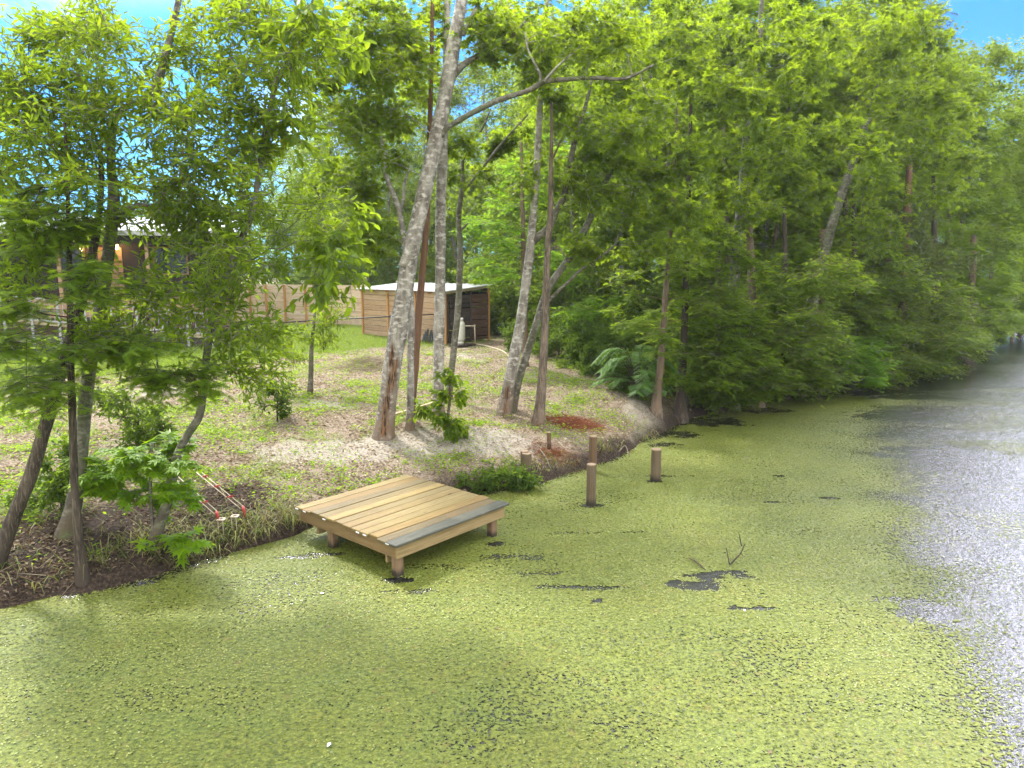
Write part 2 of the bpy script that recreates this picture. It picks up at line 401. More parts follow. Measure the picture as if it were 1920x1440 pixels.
try: scene.cycles.use_adaptive_sampling = True; scene.cycles.adaptive_threshold = .02
except Exception: pass

# ------------------------------------------------------------------ haze
hzm = bpy.data.materials.new("damp_air"); hzm.use_nodes = True; ht = hzm.node_tree; ht.nodes.clear()
ho = ht.nodes.new("ShaderNodeOutputMaterial"); hv = ht.nodes.new("ShaderNodeVolumePrincipled"); hv.inputs["Color"].default_value = (.93, .97, .95, 1); hv.inputs["Density"].default_value = HAZE; hv.inputs["Anisotropy"].default_value = .35
ht.links.new(hv.outputs[0], ho.inputs["Volume"])
if HAZE > 0:
    hb = MB(); abox(hb, -300, 300, -90, 300, -2.6, 27); tag(hb.build("haze", hzm), kind='stuff')
# ------------------------------------------------------------------ ground
def axis(lo, a, b, hi, fine, grow=1.28):
    m = list(np.arange(a, b + fine, fine)); s = fine; x = m[-1]
    while x < hi: s *= grow; x += s; m.append(x)
    s = fine; x = a; pre = []
    while x > lo: s *= grow; x -= s; pre.append(x)
    return np.array(pre[::-1] + m)
def grid(mb, xs, ys, zf):
    X, Y = np.meshgrid(xs, ys); Z = zf(X, Y); nx = len(xs)
    V = np.stack([X, Y, Z], -1).reshape(-1, 3)
    i = np.arange(len(ys) - 1)[:, None] * nx + np.arange(nx - 1)[None]
    q = np.stack([i, i + 1, i + nx + 1, i + nx], -1).reshape(-1, 4)
    mb.add(V, q); return V
CH = [ground_at(-260, 745), ground_at(0, 722), ground_at(607, 660), ground_at(842, 641)]
def lawn_side(x, y):       # metres beyond the wire fence line
    fx = [c[0] for c in CH]; fy = [c[1] for c in CH]
    return y - np.interp(x, fx, fy)
def blob(x, y, px, py, rx, ry, s=0):
    g = ground_at(px, py); return np.exp(-(((x - g[0]) / rx) ** 2 + ((y - g[1]) / ry) ** 2))
def zones(x, y):
    n = fbm(x * .9, y * .9, 21, 5); n2 = fbm(x * 3.1, y * 3.1, 25, 4); d = (y - shore_y(x)) * .74
    sand = sum(a * blob(x, y, *b) for a, b in [(1.1, (930, 820, 1.3, .55)), (.9, (790, 830, .9, .4)), (1., (1190, 765, .45, 1.6)), (.8, (1230, 790, .5, .6)), (.6, (560, 850, 1.6, .7)), (.5, (600, 760, 1.2, .6)), (.7, (870, 670, 1.5, 1.2)), (.7, (280, 735, 1.0, .8)), (.6, (700, 850, 1.3, .6))])
    sand = sstep(.28, .75, sand + (n2 - .5) * .9 + (n - .5) * .8)
    lawn = sstep(-1.2, .6, lawn_side(x, y) + (n - .5) * 3.) * sstep(0., -1.5, x + .5) * sstep(75, 60, y)
    patch = sstep(.50, .64, n * .6 + n2 * .4) * sstep(.8, 2., d) * (1 - sstep(2., 4.5, x - .12 * (y - 20)))
    straw = sstep(.35, .8, sum(a * blob(x, y, *b) for a, b in [(1.1, (1075, 795, .5, .32)), (.8, (1030, 850, .4, .3)), (.35, (985, 760, .5, .4))]) + (n2 - .5) * .8)
    mud = sstep(.55, .1, d + (n2 - .5) * .5)
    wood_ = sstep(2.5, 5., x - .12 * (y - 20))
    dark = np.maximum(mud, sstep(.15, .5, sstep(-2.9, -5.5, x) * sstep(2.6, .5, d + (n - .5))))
    return sand, lawn, patch, straw, dark, wood_
mb = MB()
V = grid(mb, axis(-240, -13, 12, 240, .11), axis(-60, 6.5, 32, 240, .13), terrain)
zs = zones(V[:, 0], V[:, 1])
t = NT("ground_soil"); o = t.obj()
f1 = t.noise(o, 26, 6, .7); f2 = t.noise(o, 7, 5, .65); f3 = t.noise(o, 90, 3, .6)
lit = t.ramp(f1, [(.3, (.065, .046, .034)), (.45, (.165, .12, .085)), (.56, (.30, .245, .175)), (.68, (.44, .39, .30))])
lit = t.mix(t.mr(f2, .42, .6, 0, .5), lit, (.30, .23, .18))
grn = t.ramp(f1, [(.3, (.06, .10, .012)), (.5, (.12, .19, .018)), (.7, (.21, .26, .03))])
sandc = t.ramp(f1, [(.3, (.17, .145, .11)), (.48, (.34, .30, .245)), (.7, (.48, .44, .375))])
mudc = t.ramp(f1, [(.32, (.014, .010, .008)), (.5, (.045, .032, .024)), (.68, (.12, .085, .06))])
c = t.mix(t.math('MULTIPLY', t.attr("patch"), t.mr(f2, .35, .6)), lit, grn)
c = t.mix(t.math('MULTIPLY', t.attr("sand"), t.mr(f2, .28, .5)), c, sandc)
c = t.mix(t.math('MULTIPLY', t.attr("lawn"), t.mr(f2, .22, .42)), c, grn)
c = t.mix(t.math('MULTIPLY', t.attr("straw"), t.mr(f1, .3, .5)), c, t.ramp(f3, [(.3, (.06, .018, .008)), (.6, (.20, .06, .02))]))
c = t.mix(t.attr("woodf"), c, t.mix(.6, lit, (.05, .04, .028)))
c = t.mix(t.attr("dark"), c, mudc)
hb = t.math('ADD', f1, t.math('MULTIPLY', f3, .5))
M['ground'] = t.done(t.pbr(c, .9, .15, t.bump(hb, .9, .05)))
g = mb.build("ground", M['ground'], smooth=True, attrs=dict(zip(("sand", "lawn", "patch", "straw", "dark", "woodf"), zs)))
tag(g, kind='structure')

# ------------------------------------------------------------------ water and duckweed
t = NT("pond_water_surface"); o = t.obj()
rp = t.math('ADD', t.noise(t.mapping(o, (1, 1.5, 1)), 15, 4, .65), t.math('MULTIPLY', t.noise(o, 3.0, 2), .9))
p = t.pbr((.010, .011, .009), .19, .9, t.bump(rp, .8, .025), IOR=1.6)
M['water'] = t.done(p)
mb = MB(); grid(mb, np.linspace(-200, 200, 25), np.linspace(-55, 200, 25), lambda X, Y: X * 0)
tag(mb.build("pond_water", M['water']), kind='structure')
_b = np.array([at_z(*q, 0)[:2] for q in [(1600, 715), (1600, 780), (1630, 900), (1670, 1050), (1710, 1200), (1770, 1330), (1850, 1440), (2020, 1700)]])
_b = _b[np.argsort(_b[:, 1])]
HOLES = [(1322, 1100, .17, .11, 1.3), (1335, 1082, .14, .09, 1.2), (1262, 1094, .13, .07, 1.), (1368, 1074, .15, .05, 1.), (1300, 1080, .10, .04, .9), (1390, 1082, .14, .04, .6), (1290, 1102, .12, .04, .8), (1160, 1132, .13, .05, .9), (1120, 1128, .10, .05, .9), (1130, 1102, .38, .05, .6), (1050, 1100, .3, .035, .6), (1375, 1140, .10, .035, .9), (1425, 1140, .12, .04, .9),
         (1330, 790, .9, .55, .9), (1270, 815, .5, .3, .9), (1240, 835, .4, .25, .7), (1640, 737, 1.6, .45, 1.1), (1730, 745, 1.4, .4, 1.1), (1500, 745, 1.1, .3, .8), (1420, 770, 1., .4, .7), (1700, 780, 1.4, .6, .7), (1760, 850, 1., .7, .5),
         (605, 1040, .3, .05, .7), (545, 1046, .3, .04, .6), (748, 1087, .16, .08, 1.2), (930, 1020, .14, .07, 1.), (1108, 949, .14, .06, 1.2), (1229, 903, .16, .06, 1.1),
         (1260, 893, .4, .06, .6), (1465, 893, .12, .06, .9), (1555, 935, .16, .05, .9), (1090, 1000, .5, .06, .35), (790, 1110, .35, .08, .5), (1000, 1075, .4, .06, .45), (1720, 1140, .35, .35, .4), (1445, 942, .2, .05, .6), (1190, 998, .2, .04, .6),
         (800, 1065, .5, .12, .3), (960, 1045, .4, .1, .35)]
_hw = [(at_z(a, b, 0)[:2], rx, ry, k) for a, b, rx, ry, k in HOLES]
def cover(x, y):
    bx = np.interp(y, _b[:, 1], _b[:, 0]); d = (x - bx) / (.10 * np.maximum(y, 4))
    c = .93 - .62 * sstep(-.9, 1.6, d) + .75 * (fbm(x * .28 + 3, y * .62, 51, 4) - .5) * sstep(-1.2, 1, d)
    c = c - .16 * sstep(.52, .75, fbm(x * .7, y * 1.1, 61, 4))
    c = c - .09 * sstep(.45, .66, fbm(x * .45 + 9, y * .8, 63, 5)) * (.5 + fbm(x * 4, y * 8, 64, 3))
    wob = fbm(x * 3.1, y * 5.1, 71, 4) - .5
    wob2 = fbm(x * 9, y * 14, 77, 3) - .5
    for (g0, rx, ry, k) in _hw:
        q = ((x - g0[0]) / rx) ** 2 + ((y - g0[1]) / ry) ** 2
        c = c - k * .85 * sstep(1.9, .3, q + wob * 3.8 + wob2 * 3.6)
    ds = (y - shore_y(x)) * .74
    c = c - .5 * sstep(-.35, -.02, ds + wob * .3) * (fbm(x * 1.1, y * 1.1, 81) > .42)
    return c
mb = MB()
V = grid(mb, axis(-60, -9, 12, 160, .075), axis(-12, 4.5, 26, 140, .06, 1.2), lambda X, Y: X * 0 + .006)
cv = cover(V[:, 0], V[:, 1])
nsheet = len(V)
N = 620000
yy = 4.6 + (24 - 4.6) * np.sqrt(rng.random(N)); xx = (rng.random(N) - .5) * 1.62 * (yy + 1.) + .4
fk = cover(xx, yy) + (fbm(xx * 9, yy * 12, 91, 3) - .5) * .9
keep = (fk + .22 * rng.normal(size=N) > .42) & ((yy - shore_y(xx)) < .05) & (rng.random(N) < np.clip(1.25 - .03 * yy, .45, 1)); xx, yy, fk = xx[keep], yy[keep], fk[keep]
n = len(xx); print("duckweed flecks", n)
B = np.stack([xx, yy, .009 + .007 * rng.random(n)], -1)
nn = unit(np.stack([rng.normal(size=n) * .28, rng.normal(size=n) * .28, np.ones(n)], -1))
dd = rdir(n, .12)
tone = np.clip(.48 + 1.7 * (fbm(xx * .5, yy * .8, 33, 5) - .5) + .5 * (fbm(xx * 2.2, yy * 5., 35, 3) - .5) + rng.normal(size=n) * .17, 0, 1); tone = np.where(rng.random(n) < .012, 1., np.minimum(tone, .93))
leaves(mb, 'leaf', B, dd, nn, .018 + .020 * rng.random(n), .012 + .011 * rng.random(n), tone, mat=1)
t = NT("duckweed_mat"); o = t.obj()
v1 = t.n("TexVoronoi", Vector=t.mapping(o, (1, 1.35, 1)), Scale=34.).outputs["Distance"]
nf = t.noise(o, 21, 4, .7); nl = t.noise(t.mapping(o, (1, 1.7, 1)), .8, 6, .65); nm = t.noise(o, 6, 4, .6)
c = t.ramp(nf, [(.28, (.022, .032, .005)), (.42, (.07, .094, .012)), (.58, (.13, .16, .022)), (.75, (.20, .23, .045))])
c = t.mix(t.mr(nl, .35, .65, 0, .55), c, t.mix(1., c, (1.15, .95, .55), 'MULTIPLY'))
c = t.mix(t.mr(nm, .58, .72, 0, .5), c, (.17, .12, .03))
cov = t.math('ADD', t.attr("cov"), t.math('MULTIPLY', t.math('SUBTRACT', nf, .5), 1.75))
cov = t.math('ADD', cov, t.math('MULTIPLY', t.math('SUBTRACT', .32, v1), .35))
fac = t.mr(cov, .50, .53)
pb = t.pbr(c, .5, .32, t.bump(t.math('SUBTRACT', nf, v1), .8, .02))
tr = t.n("BsdfTransparent"); mx = t.n("MixShader", Fac=fac); t.set(mx.inputs[1], tr); t.set(mx.inputs[2], pb)
M['duck_sheet'] = t.done(mx.outputs[0])
t = NT("duckweed_frond")
c = t.ramp(t.attr("rnd"), [(0, (.042, .062, .007)), (.3, (.098, .130, .014)), (.6, (.165, .198, .028)), (.92, (.245, .272, .065)), (.98, (.15, .10, .03))])
M['duck'] = t.done(t.pbr(c, .42, .4))
o = mb.build("duckweed", [M['duck_sheet'], M['duck']], attrs={"cov": np.concatenate([cv, np.ones(mb.n - nsheet)])})
tag(o, "bright green duckweed mat covering the still pond", "duckweed", kind='stuff')

# ------------------------------------------------------------------ swimming dock
M['blackmetal'] = flat("black_metal", (.03, .03, .032), .5)
M['deck'] = wood("deck_planks", [(.15, .115, .048), (.24, .185, .070), (.12, .095, .048), (.29, .225, .088), (.195, .13, .042), (.215, .17, .072)], 0, .6, (.17, .11, .045))
M['wetboard'] = wood("wet_grey_board", [(.06, .065, .05), (.10, .10, .08)], 0, .5, (.16, .15, .11))
M['rimx'] = wood("rim_board_light", [(.28, .20, .095), (.32, .23, .11)], 0, .65)
M['rimy'] = wood("rim_board_brown", [(.20, .135, .062), (.23, .15, .07)], 1, .7)
M['legwood'] = wood("leg_timber", [(.20, .13, .075), (.26, .17, .10)], 2, .75, (.03, .024, .018), 1., .14)
M['paper'] = flat("white_tag", (.8, .8, .8), .5)
hD = .52
Bc, Cc, Ac = at_z(742, 1022, hD), at_z(960, 945, hD), at_z(543, 952, hD)
wx, wy = np.linalg.norm(Cc - Bc), np.linalg.norm(Ac - Bc)
ang = (math.atan2(Cc[1] - Bc[1], Cc[0] - Bc[0]) + math.atan2(Ac[1] - Bc[1], Ac[0] - Bc[0]) - math.pi / 2) / 2
dock = empty("swim_dock", (Bc[0], Bc[1], 0), "square wooden dock platform standing in the duckweed beside the bank", "dock", rz=ang)
nb = 12; bw = wy / nb
mb = MB()
for i in range(1, nb):
    e = .012 * rng.normal(); z = .003 * rng.normal()
    box(mb, (-.0 + e, i * bw + .006, hD - .038 + z), (wx - .01, 0, 0), (0, bw - .013, 0), (0, 0, .038), rnd=((i * 0.382) % 1), bev=.007)
    for xs in (.07, wx * .34, wx * .66, wx - .08):
        for yq in (.22, .78): tube(mb, [(xs, (i + yq) * bw, hD - .002 + z), (xs, (i + yq) * bw, hD + .0012 + z)], .005, 6, mat=1)
mb.build("deck", [M['deck'], M['blackmetal']], dock)
mb = MB(); box(mb, (-.025, -.025, hD - .038), (wx + .04, 0, 0), (0, bw + .014, 0), (0, 0, .040), bev=.008, rnd=.4); mb.build("edge_board", M['wetboard'], dock)
zt = hD - .040; rh = .19
mb = MB(); box(mb, (.045, .03, zt - rh), (wx - .09, 0, 0), (0, .04, 0), (0, 0, rh), bev=.005, rnd=.3); mb.build("rim_board", M['rimx'], dock)["label"] = "pale tan rim board facing the open pond"
mb = MB(); box(mb, (.045, wy - .07, zt - rh), (wx - .09, 0, 0), (0, .04, 0), (0, 0, rh), bev=.005, rnd=.6); mb.build("rim_board", M['rimx'], dock)
for xx0 in (.045, wx - .085):
    mb = MB(); box(mb, (xx0, .072, zt - rh), (.04, 0, 0), (0, wy - .144, 0), (0, 0, rh), bev=.005, rnd=.5); mb.build("rim_board", M['rimy'], dock)
for y0 in (.34, wy - .42):
    mb = MB(); box(mb, (.12, y0, zt - rh - .16), (wx - .24, 0, 0), (0, .04, 0), (0, 0, .155), bev=.005, rnd=.5); mb.build("beam", M['rimx'], dock)
lw = .125
for (x0, y0) in ((.075, .078), (wx - .16 - lw, .078), (.09, wy * .66), (wx - .16 - lw, wy * .66)):
    mb = MB(); box(mb, (x0, y0, -.7), (lw, 0, 0), (0, lw, 0), (0, 0, .7 + zt - .005), bev=.012, rnd=rng.random()); mb.build("leg", M['legwood'], dock)
for yy0 in (.12, .62, .78, 1.60, 2.12, 2.33):
    mb = MB(); yq = min(yy0 * wy / 2.45, wy - .1); box(mb, (-.026, yq, hD - .026), (.006, 0, 0), (0, .07, 0), (0, 0, .016)); mb.build("paper_tag", M['paper'], dock)

# ------------------------------------------------------------------ pilings
M['piling'] = wood("round_piling", [(.135, .095, .055), (.11, .09, .058), (.14, .085, .05)], 2, .8, (.06, .05, .035), 1., .16)
M['endgrain'] = flat("sawn_end", (.24, .17, .105), .8, 0, .3, 30)
PILES = [(987, 851, 889, 18, "short round timber post at the bank edge beside the leafy bush", .25, 0), (984, 846, 880, 15, "small post half hidden behind the bank edge post", .15, 0),
         (1030, 811, 842, 8, "thin dark stake standing on the bank near the red straw", .1, 1), (1111, 818, 884, 15, "tall reddish round post where the duckweed meets the bank", .4, 1),
         (1108, 872, 948, 18, "grey weathered round post standing in duckweed in front of a taller post", .6, 0), (1229, 842, 902, 19, "isolated round post standing alone in the duckweed", .5, 0)]
for (px, ty, by, wpx, lab, dep, kind) in PILES:
    b = ground_at(px, by); b[2] = max(b[2], 0.)
    hh = at_y(px, ty, b[1])[2] - b[2]; rr = wpx / 2 / F * np.linalg.norm(b - CAM)
    e = empty("wooden_post", b, lab, "post", "round posts along the pond edge")
    zz = np.concatenate([[-dep], np.linspace(0, hh, 7)]); mb = MB()
    lean = rng.normal(size=2) * .03
    tube(mb, np.stack([zz * lean[0], zz * lean[1], zz], -1), rr * np.linspace(1.03, .97, 8), 16, .10, rnd=(.2 if not kind else .95), cap=False, seed=px)
    mb.build("shaft", M['piling'], e, True)
    mb = MB(); tp = np.array([hh * lean[0], hh * lean[1], hh])
    tube(mb, [tp - (0, 0, .004), tp + (0, 0, .010)], [rr * .98, rr * .93], 16); mb.build("sawn_top", M['endgrain'], e)

# ------------------------------------------------------------------ drowned branches
def branch_obj(name, polys, lab, cat, mat, group=None):
    b = None; mb = MB()
    for pts, w0, w1 in polys:
        P = []
        for (px, py, dz) in pts: q = at_z(px, py, 0.) if dz is None else at_y(px, py, dz); P.append(q)
        P = crom(P, 4); tube(mb, P, np.linspace(w0, w1, len(P)), 6, .15, seed=w0 * 999)
        if b is None: b = P[0].copy()
    e = empty(name, b, lab, cat, group); mb.build("limb", mat, e, True, off=b); return e
y0 = at_z(1367, 1060, 0)[1]; y1 = at_z(1391, 1025, 0)[1]
branch_obj("drowned_branch", [([(1369, 1064, y0), (1366, 1050, y0), (1362, 1027, y0)], .011, .006), ([(1367, 1061, y0), (1377, 1050, y0 + .05), (1389, 1037, y0 + .1), (1397, 1019, y0 + .12)], .014, .006), ([(1389, 1037, y0 + .1), (1393, 1042, y0 + .1)], .007, .004)], "forked bare branch poking out of the duckweed", "branch", M['dark_bark'])
branch_obj("drowned_branch", [([(1391, 1027, y1), (1388, 1012, y1), (1385, 998, y1)], .010, .005)], "single upright bare stick poking out of the duckweed behind the forked branch", "branch", M['dark_bark'])
p0, p1 = at_z(1292, 1046, .05), at_z(1324, 1070, .0)
mb = MB(); tube(mb, crom([p0, (p0 + p1) / 2 + (0, 0, .02), p1], 4), [.008, .011, .012, .013, .013, .012, .012, .011, .01], 6, .15)
e = empty("drowned_branch", p1, "dark stick lying flat at the edge of the black water hole", "branch"); mb.build("limb", M['dark_bark'], e, True, off=p1)

# ------------------------------------------------------------------ white rails with red clips, brackets, beam, pipe
M['whitemetal'] = flat("white_painted_rod", (.50, .42, .31), .4)
M['red'] = flat("red_plastic", (.34, .03, .03), .5)
for (a, b, clips, lab) in [((313, 856), (457, 983), np.linspace(.12, .86, 6), "longer pair of white rods with red clips lying down the bank"),
                           ((278, 868), (408, 993), np.linspace(.05, .86, 5), "shorter pair of white rods with red clips lying beside the leafy sapling")]:
    A, B2 = ground_at(*a), ground_at(*b); A[2] += .24; B2[2] += .26
    e = empty("clip_rail", B2, lab, "rail", "white rails with red clips on the bank")
    u = unit(B2 - A); s = unit(np.cross(u, [0, 0, 1.])) * .035
    for k in (-1, 1):
        mb = MB(); tube(mb, [A + s * k, (A + B2) / 2 + s * k - (0, 0, .015), B2 + s * k], .007, 6); mb.build("rod", M['whitemetal'], e, True, off=B2)
    for q in clips:
        mb = MB(); c0 = A + (B2 - A) * q; tube(mb, [c0 - s * 1.5 + (0, 0, .012), c0 + (0, 0, .024), c0 + s * 1.5 + (0, 0, .012)], [.009, .015, .009], 8); tube(mb, [c0 - u * .022, c0 + u * .022], .010, 8)
        mb.build("clip", M['red'], e, True, off=B2)
    mb = MB(); tube(mb, [B2 + (0, 0, .03), B2 + u * .04 - (0, 0, .01), B2 + u * .05 - (0, 0, .12)], [.02, .024, .016], 8); mb.build("end_cap", M['red'], e, True, off=B2)
for (px, py, lab) in [(417, 998, "white square bracket on the grassy bank beside the shorter rail"), (442, 992, "white square bracket half sunk in grass beside the longer rail")]:
    b = ground_at(px, py); e = empty("white_bracket", b, lab, "bracket", "white brackets at the rail ends"); mb = MB(); s = .055
    for (x0, x1, y0_, y1_) in ((-s, s, -s, -s + .025), (-s, s, s - .025, s), (-s, -s + .025, -s + .025, s - .025), (s - .025, s, -s + .025, s - .025)): abox(mb, x0, x1, y0_, y1_, .20, .215)
    mb.build("frame", M['whitemetal'], e)
    for k in (-.04, .03):
        mb = MB(); tube(mb, [(k, -.04, .20), (k + .005, -.045, -.05)], .006, 6); mb.build("spike", M['whitemetal'], e)
M['oldwood'] = wood("weathered_beam", [(.36, .30, .17), (.42, .35, .22)], 0, .8)
A, B2 = ground_at(738, 785), ground_at(832, 760); e = empty("timber_beam", A, "weathered square beam lying on the ground between the pale trunks", "beam", rz=math.atan2(B2[1] - A[1], B2[0] - A[0]))
mb = MB(); box(mb, (0, 0, -.02), (np.linalg.norm(B2 - A), 0, B2[2] - A[2] + .05), (0, .09, 0), (0, 0, .12), bev=.008); mb.build("timber", M['oldwood'], e)

# ------------------------------------------------------------------ shed
M['fencewood'] = wood("fence_boards", [(.42, .285, .175), (.50, .345, .22), (.37, .24, .145), (.54, .39, .27)], 0, .75)
M['fencepale'] = wood("pale_fence_boards", [(.60, .45, .33), (.66, .50, .38), (.56, .40, .28), (.70, .56, .45)], 0, .75)
M['postwood'] = wood("fence_posts", [(.45, .23, .08), (.50, .27, .10)], 2, .75)
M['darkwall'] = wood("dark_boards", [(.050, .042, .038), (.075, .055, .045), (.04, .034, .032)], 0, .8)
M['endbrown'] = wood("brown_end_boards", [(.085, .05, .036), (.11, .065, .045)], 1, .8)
M['roofmetal'] = flat("white_metal_roof", (.52, .53, .55), .35, .0, .06, 2)
LB, CB, RB = ground_at(681, 627), ground_at(838, 646), ground_at(911, 637)
sl_, sdp = np.linalg.norm((CB - LB)[:2]), max(2.1, np.linalg.norm((RB - CB)[:2]))
rz = math.atan2(CB[1] - LB[1], CB[0] - LB[0])
shed = empty("plank_shed", CB, "open-ended plank shed with white metal roof beside the wood edge", "shed", rz=rz)
hf = at_y(838, 546, CB[1])[2] - CB[2]; hb_ = hf + .22
mb = MB(); nbd = 9; bh = (hf - .1) / nbd
for i in range(nbd): box(mb, (-sl_ + .06, .02, .06 + i * bh), (sl_ - .12, 0, 0), (0, .024, 0), (0, 0, bh - .012), rnd=rng.random(), bev=.004)
mb.build("plank_wall", M['fencewood'], shed)
mb = MB()
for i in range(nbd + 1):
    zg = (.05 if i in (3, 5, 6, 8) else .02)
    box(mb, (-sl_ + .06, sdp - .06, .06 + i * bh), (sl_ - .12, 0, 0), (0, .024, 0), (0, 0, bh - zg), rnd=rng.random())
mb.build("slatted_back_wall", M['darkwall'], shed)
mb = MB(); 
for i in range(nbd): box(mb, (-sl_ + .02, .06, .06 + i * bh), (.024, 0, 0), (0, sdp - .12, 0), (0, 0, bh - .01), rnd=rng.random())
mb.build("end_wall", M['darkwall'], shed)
for k in range(4):
    x0 = -sl_ + (sl_ - .09) * k / 3
    mb = MB(); box(mb, (x0, -.07, -.1), (.09, 0, 0), (0, .085, 0), (0, 0, hf + .08), bev=.006, rnd=rng.random()); mb.build("post", M['postwood'], shed)
for yq, hq in ((sdp - .03, hb_), (sdp * .55, hf + .1)):
    mb = MB(); box(mb, (-.09, yq, -.1), (.09, 0, 0), (0, .09, 0), (0, 0, hq + .06), bev=.006, rnd=.7); mb.build("post", M['postwood'] if yq > sdp * .9 else M['darkwall'], shed)
mb = MB(); box(mb, (-.07, .04, .06), (.02, 0, 0), (0, .14, 0), (0, 0, hf - .1)); mb.build("corner_panel", M['darkwall'], shed)
sv = np.array([0, sdp + .35, hb_ - hf + .02])
mb = MB(); box(mb, (-sl_ - .18, -.22, hf - .03), (sl_ + .3, 0, 0), sv, (0, 0, .025))
for k in range(16): 
    x0 = -sl_ - .17 + (sl_ + .26) * k / 15; box(mb, (x0, -.22, hf - .005), (.03, 0, 0), sv, (0, 0, .018))
mb.build("metal_roof", M['roofmetal'], shed)
mb = MB()
for k in range(7):
    x0 = -sl_ + (sl_ - .06) * k / 6; box(mb, (x0, -.16, hf - .12), (.05, 0, 0), sv * .93, (0, 0, .09))
mb.build("rafter", M['postwood'], shed)["label"] = "row of rafter ends under the roof"
mb = MB(); box(mb, (.03, -.2, hf - .135), (.03, 0, 0), sv * .98, (0, 0, .10), bev=.004, rnd=.9); mb.build("barge_board", M['oldwood'], shed)
mb = MB(); box(mb, (-sl_ * .72, -.24, hf - .19), (sl_ * .22, 0, .05), (0, .05, 0), (0, 0, .03)); mb.build("loose_batten", M['oldwood'], shed)
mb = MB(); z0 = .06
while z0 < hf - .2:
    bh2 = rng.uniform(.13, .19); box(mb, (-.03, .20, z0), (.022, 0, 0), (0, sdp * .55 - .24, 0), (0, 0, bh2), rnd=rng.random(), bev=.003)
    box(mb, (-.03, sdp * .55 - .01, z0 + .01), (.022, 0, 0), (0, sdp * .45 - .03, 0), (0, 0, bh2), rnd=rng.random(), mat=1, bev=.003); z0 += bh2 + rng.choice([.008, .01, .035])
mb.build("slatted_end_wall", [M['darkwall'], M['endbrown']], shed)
# propane tank and its stand
def lathe(mb, prof, seg=20, rnd=.5, mat=0, c=(0, 0, 0)):
    prof = np.asarray(prof, float); tube(mb, np.stack([np.zeros(len(prof)) + c[0], np.zeros(len(prof)) + c[1], prof[:, 1] + c[2]], -1), prof[:, 0], seg, rnd=rnd, mat=mat)
M['tankwhite'] = flat("dull_white_tank", (.55, .54, .49), .45, 0, .2, 8)
M['blackmetal'] = flat("black_metal", (.03, .03, .032), .5)
b = ground_at(863, 650)
e = empty("gas_tank", b + (0, 0, .10), "dull white upright gas tank standing at the open end of the shed", "gas tank")
sc = (at_y(863, 597, b[1])[2] - b[2] - .1) / 1.05
mb = MB(); lathe(mb, [(q * sc, z * sc) for q, z in [(.10, .10), (.16, .12), (.2, .2), (.205, .3), (.205, .75), (.19, .86), (.13, .94), (.05, .97)]]); mb.build("body", M['tankwhite'], e, True)
mb = MB(); lathe(mb, [(q * sc, z * sc) for q, z in [(.16, 0), (.16, .13)]]); mb.build("foot_ring", M['tankwhite'], e, True)
mb = MB(); lathe(mb, [(q * sc, z * sc) for q, z in [(.035, .95), (.03, 1.0), (.05, 1.01), (.05, 1.04)]], 10); mb.build("valve", M['blackmetal'], e, True)
mb = MB()
for a in np.linspace(.4, 5.9, 12): tube(mb, [(.11 * sc * math.cos(a), .11 * sc * math.sin(a), .92 * sc), (.11 * sc * math.cos(a), .11 * sc * math.sin(a), 1.07 * sc)], .03 * sc, 5)
mb.build("collar", M['tankwhite'], e, True)
e = empty("pallet", b + (0, 0, -.02), "low dark pallet under the gas tank at the shed opening", "pallet", rz=rz)
mb = MB()
for k in range(6): abox(mb, -.30, .30, -.35 + k * .17, -.22 + k * .17, .085, .11)
mb.build("slat_top", M['darkwall'], e)
for k in (-.28, .06, .52):
    mb = MB(); abox(mb, -.30, .30, k - .04, k + .04, -.02, .084); mb.build("runner", M['darkwall'], e)
A, B2 = ground_at(862, 657), ground_at(886, 654)
e = empty("white_plank", A, "thin white plank lying in front of the pallet", "plank", rz=math.atan2(B2[1] - A[1], B2[0] - A[0])); mb = MB(); box(mb, (0, 0, .01), (np.linalg.norm(B2 - A) + .1, 0, 0), (0, .1, 0), (0, 0, .03)); mb.build("board", M['whitemetal'], e)
bx, by = b[0], b[1]; Yp = ground_at(891, 646)[1]
P = [at_y(872, 611, Yp), at_y(890, 611, Yp)]; g0 = ground_at(891, 646)
e = empty("white_pipe", g0, "white pipe with elbows running from the shed onto the soil", "pipe"); mb = MB()
tube(mb, [P[0], P[1]], .022, 8); mb.build("stub", M['whitemetal'], e, True, off=g0)
mb = MB(); tube(mb, [P[1] + (0, 0, .02), g0 + (0, 0, .0)], .022, 8); mb.build("riser", M['whitemetal'], e, True, off=g0)
mb = MB(); tube(mb, [P[1] + (0, 0, .045), P[1] - (0, 0, .03)], .034, 8); mb.build("elbow", M['whitemetal'], e, True, off=g0)
mb = MB(); pp = [ground_at(*q) + (0, 0, .03) for q in ((891, 646), (912, 650), (930, 655), (946, 662), (958, 674), (972, 690))]; tube(mb, crom(pp, 5), .024, 8); mb.build("ground_run", M['whitemetal'], e, True, off=g0)
# heap of dark netting against the shed
M['net'] = flat("dark_netting", (.035, .05, .055), .8)
b = ground_at(813, 641); e = empty("netting_heap", b, "heap of dark blue green netting leaning on the shed wall", "netting", rz=rz); mb = MB()
for k in range(60):
    a = rng.uniform(-1, 1); top = np.array([.05 + .12 * rng.normal(), .05, 1.15 - .5 * rng.random()]); P = [top, top * .6 + (a * .25, -.15, .2), np.array([a * .42, -.35 * rng.random() - .05, .02])]
    tube(mb, crom(P, 4), .018, 5, cap=False)
mb.build("net_folds", M['net'], e, True)

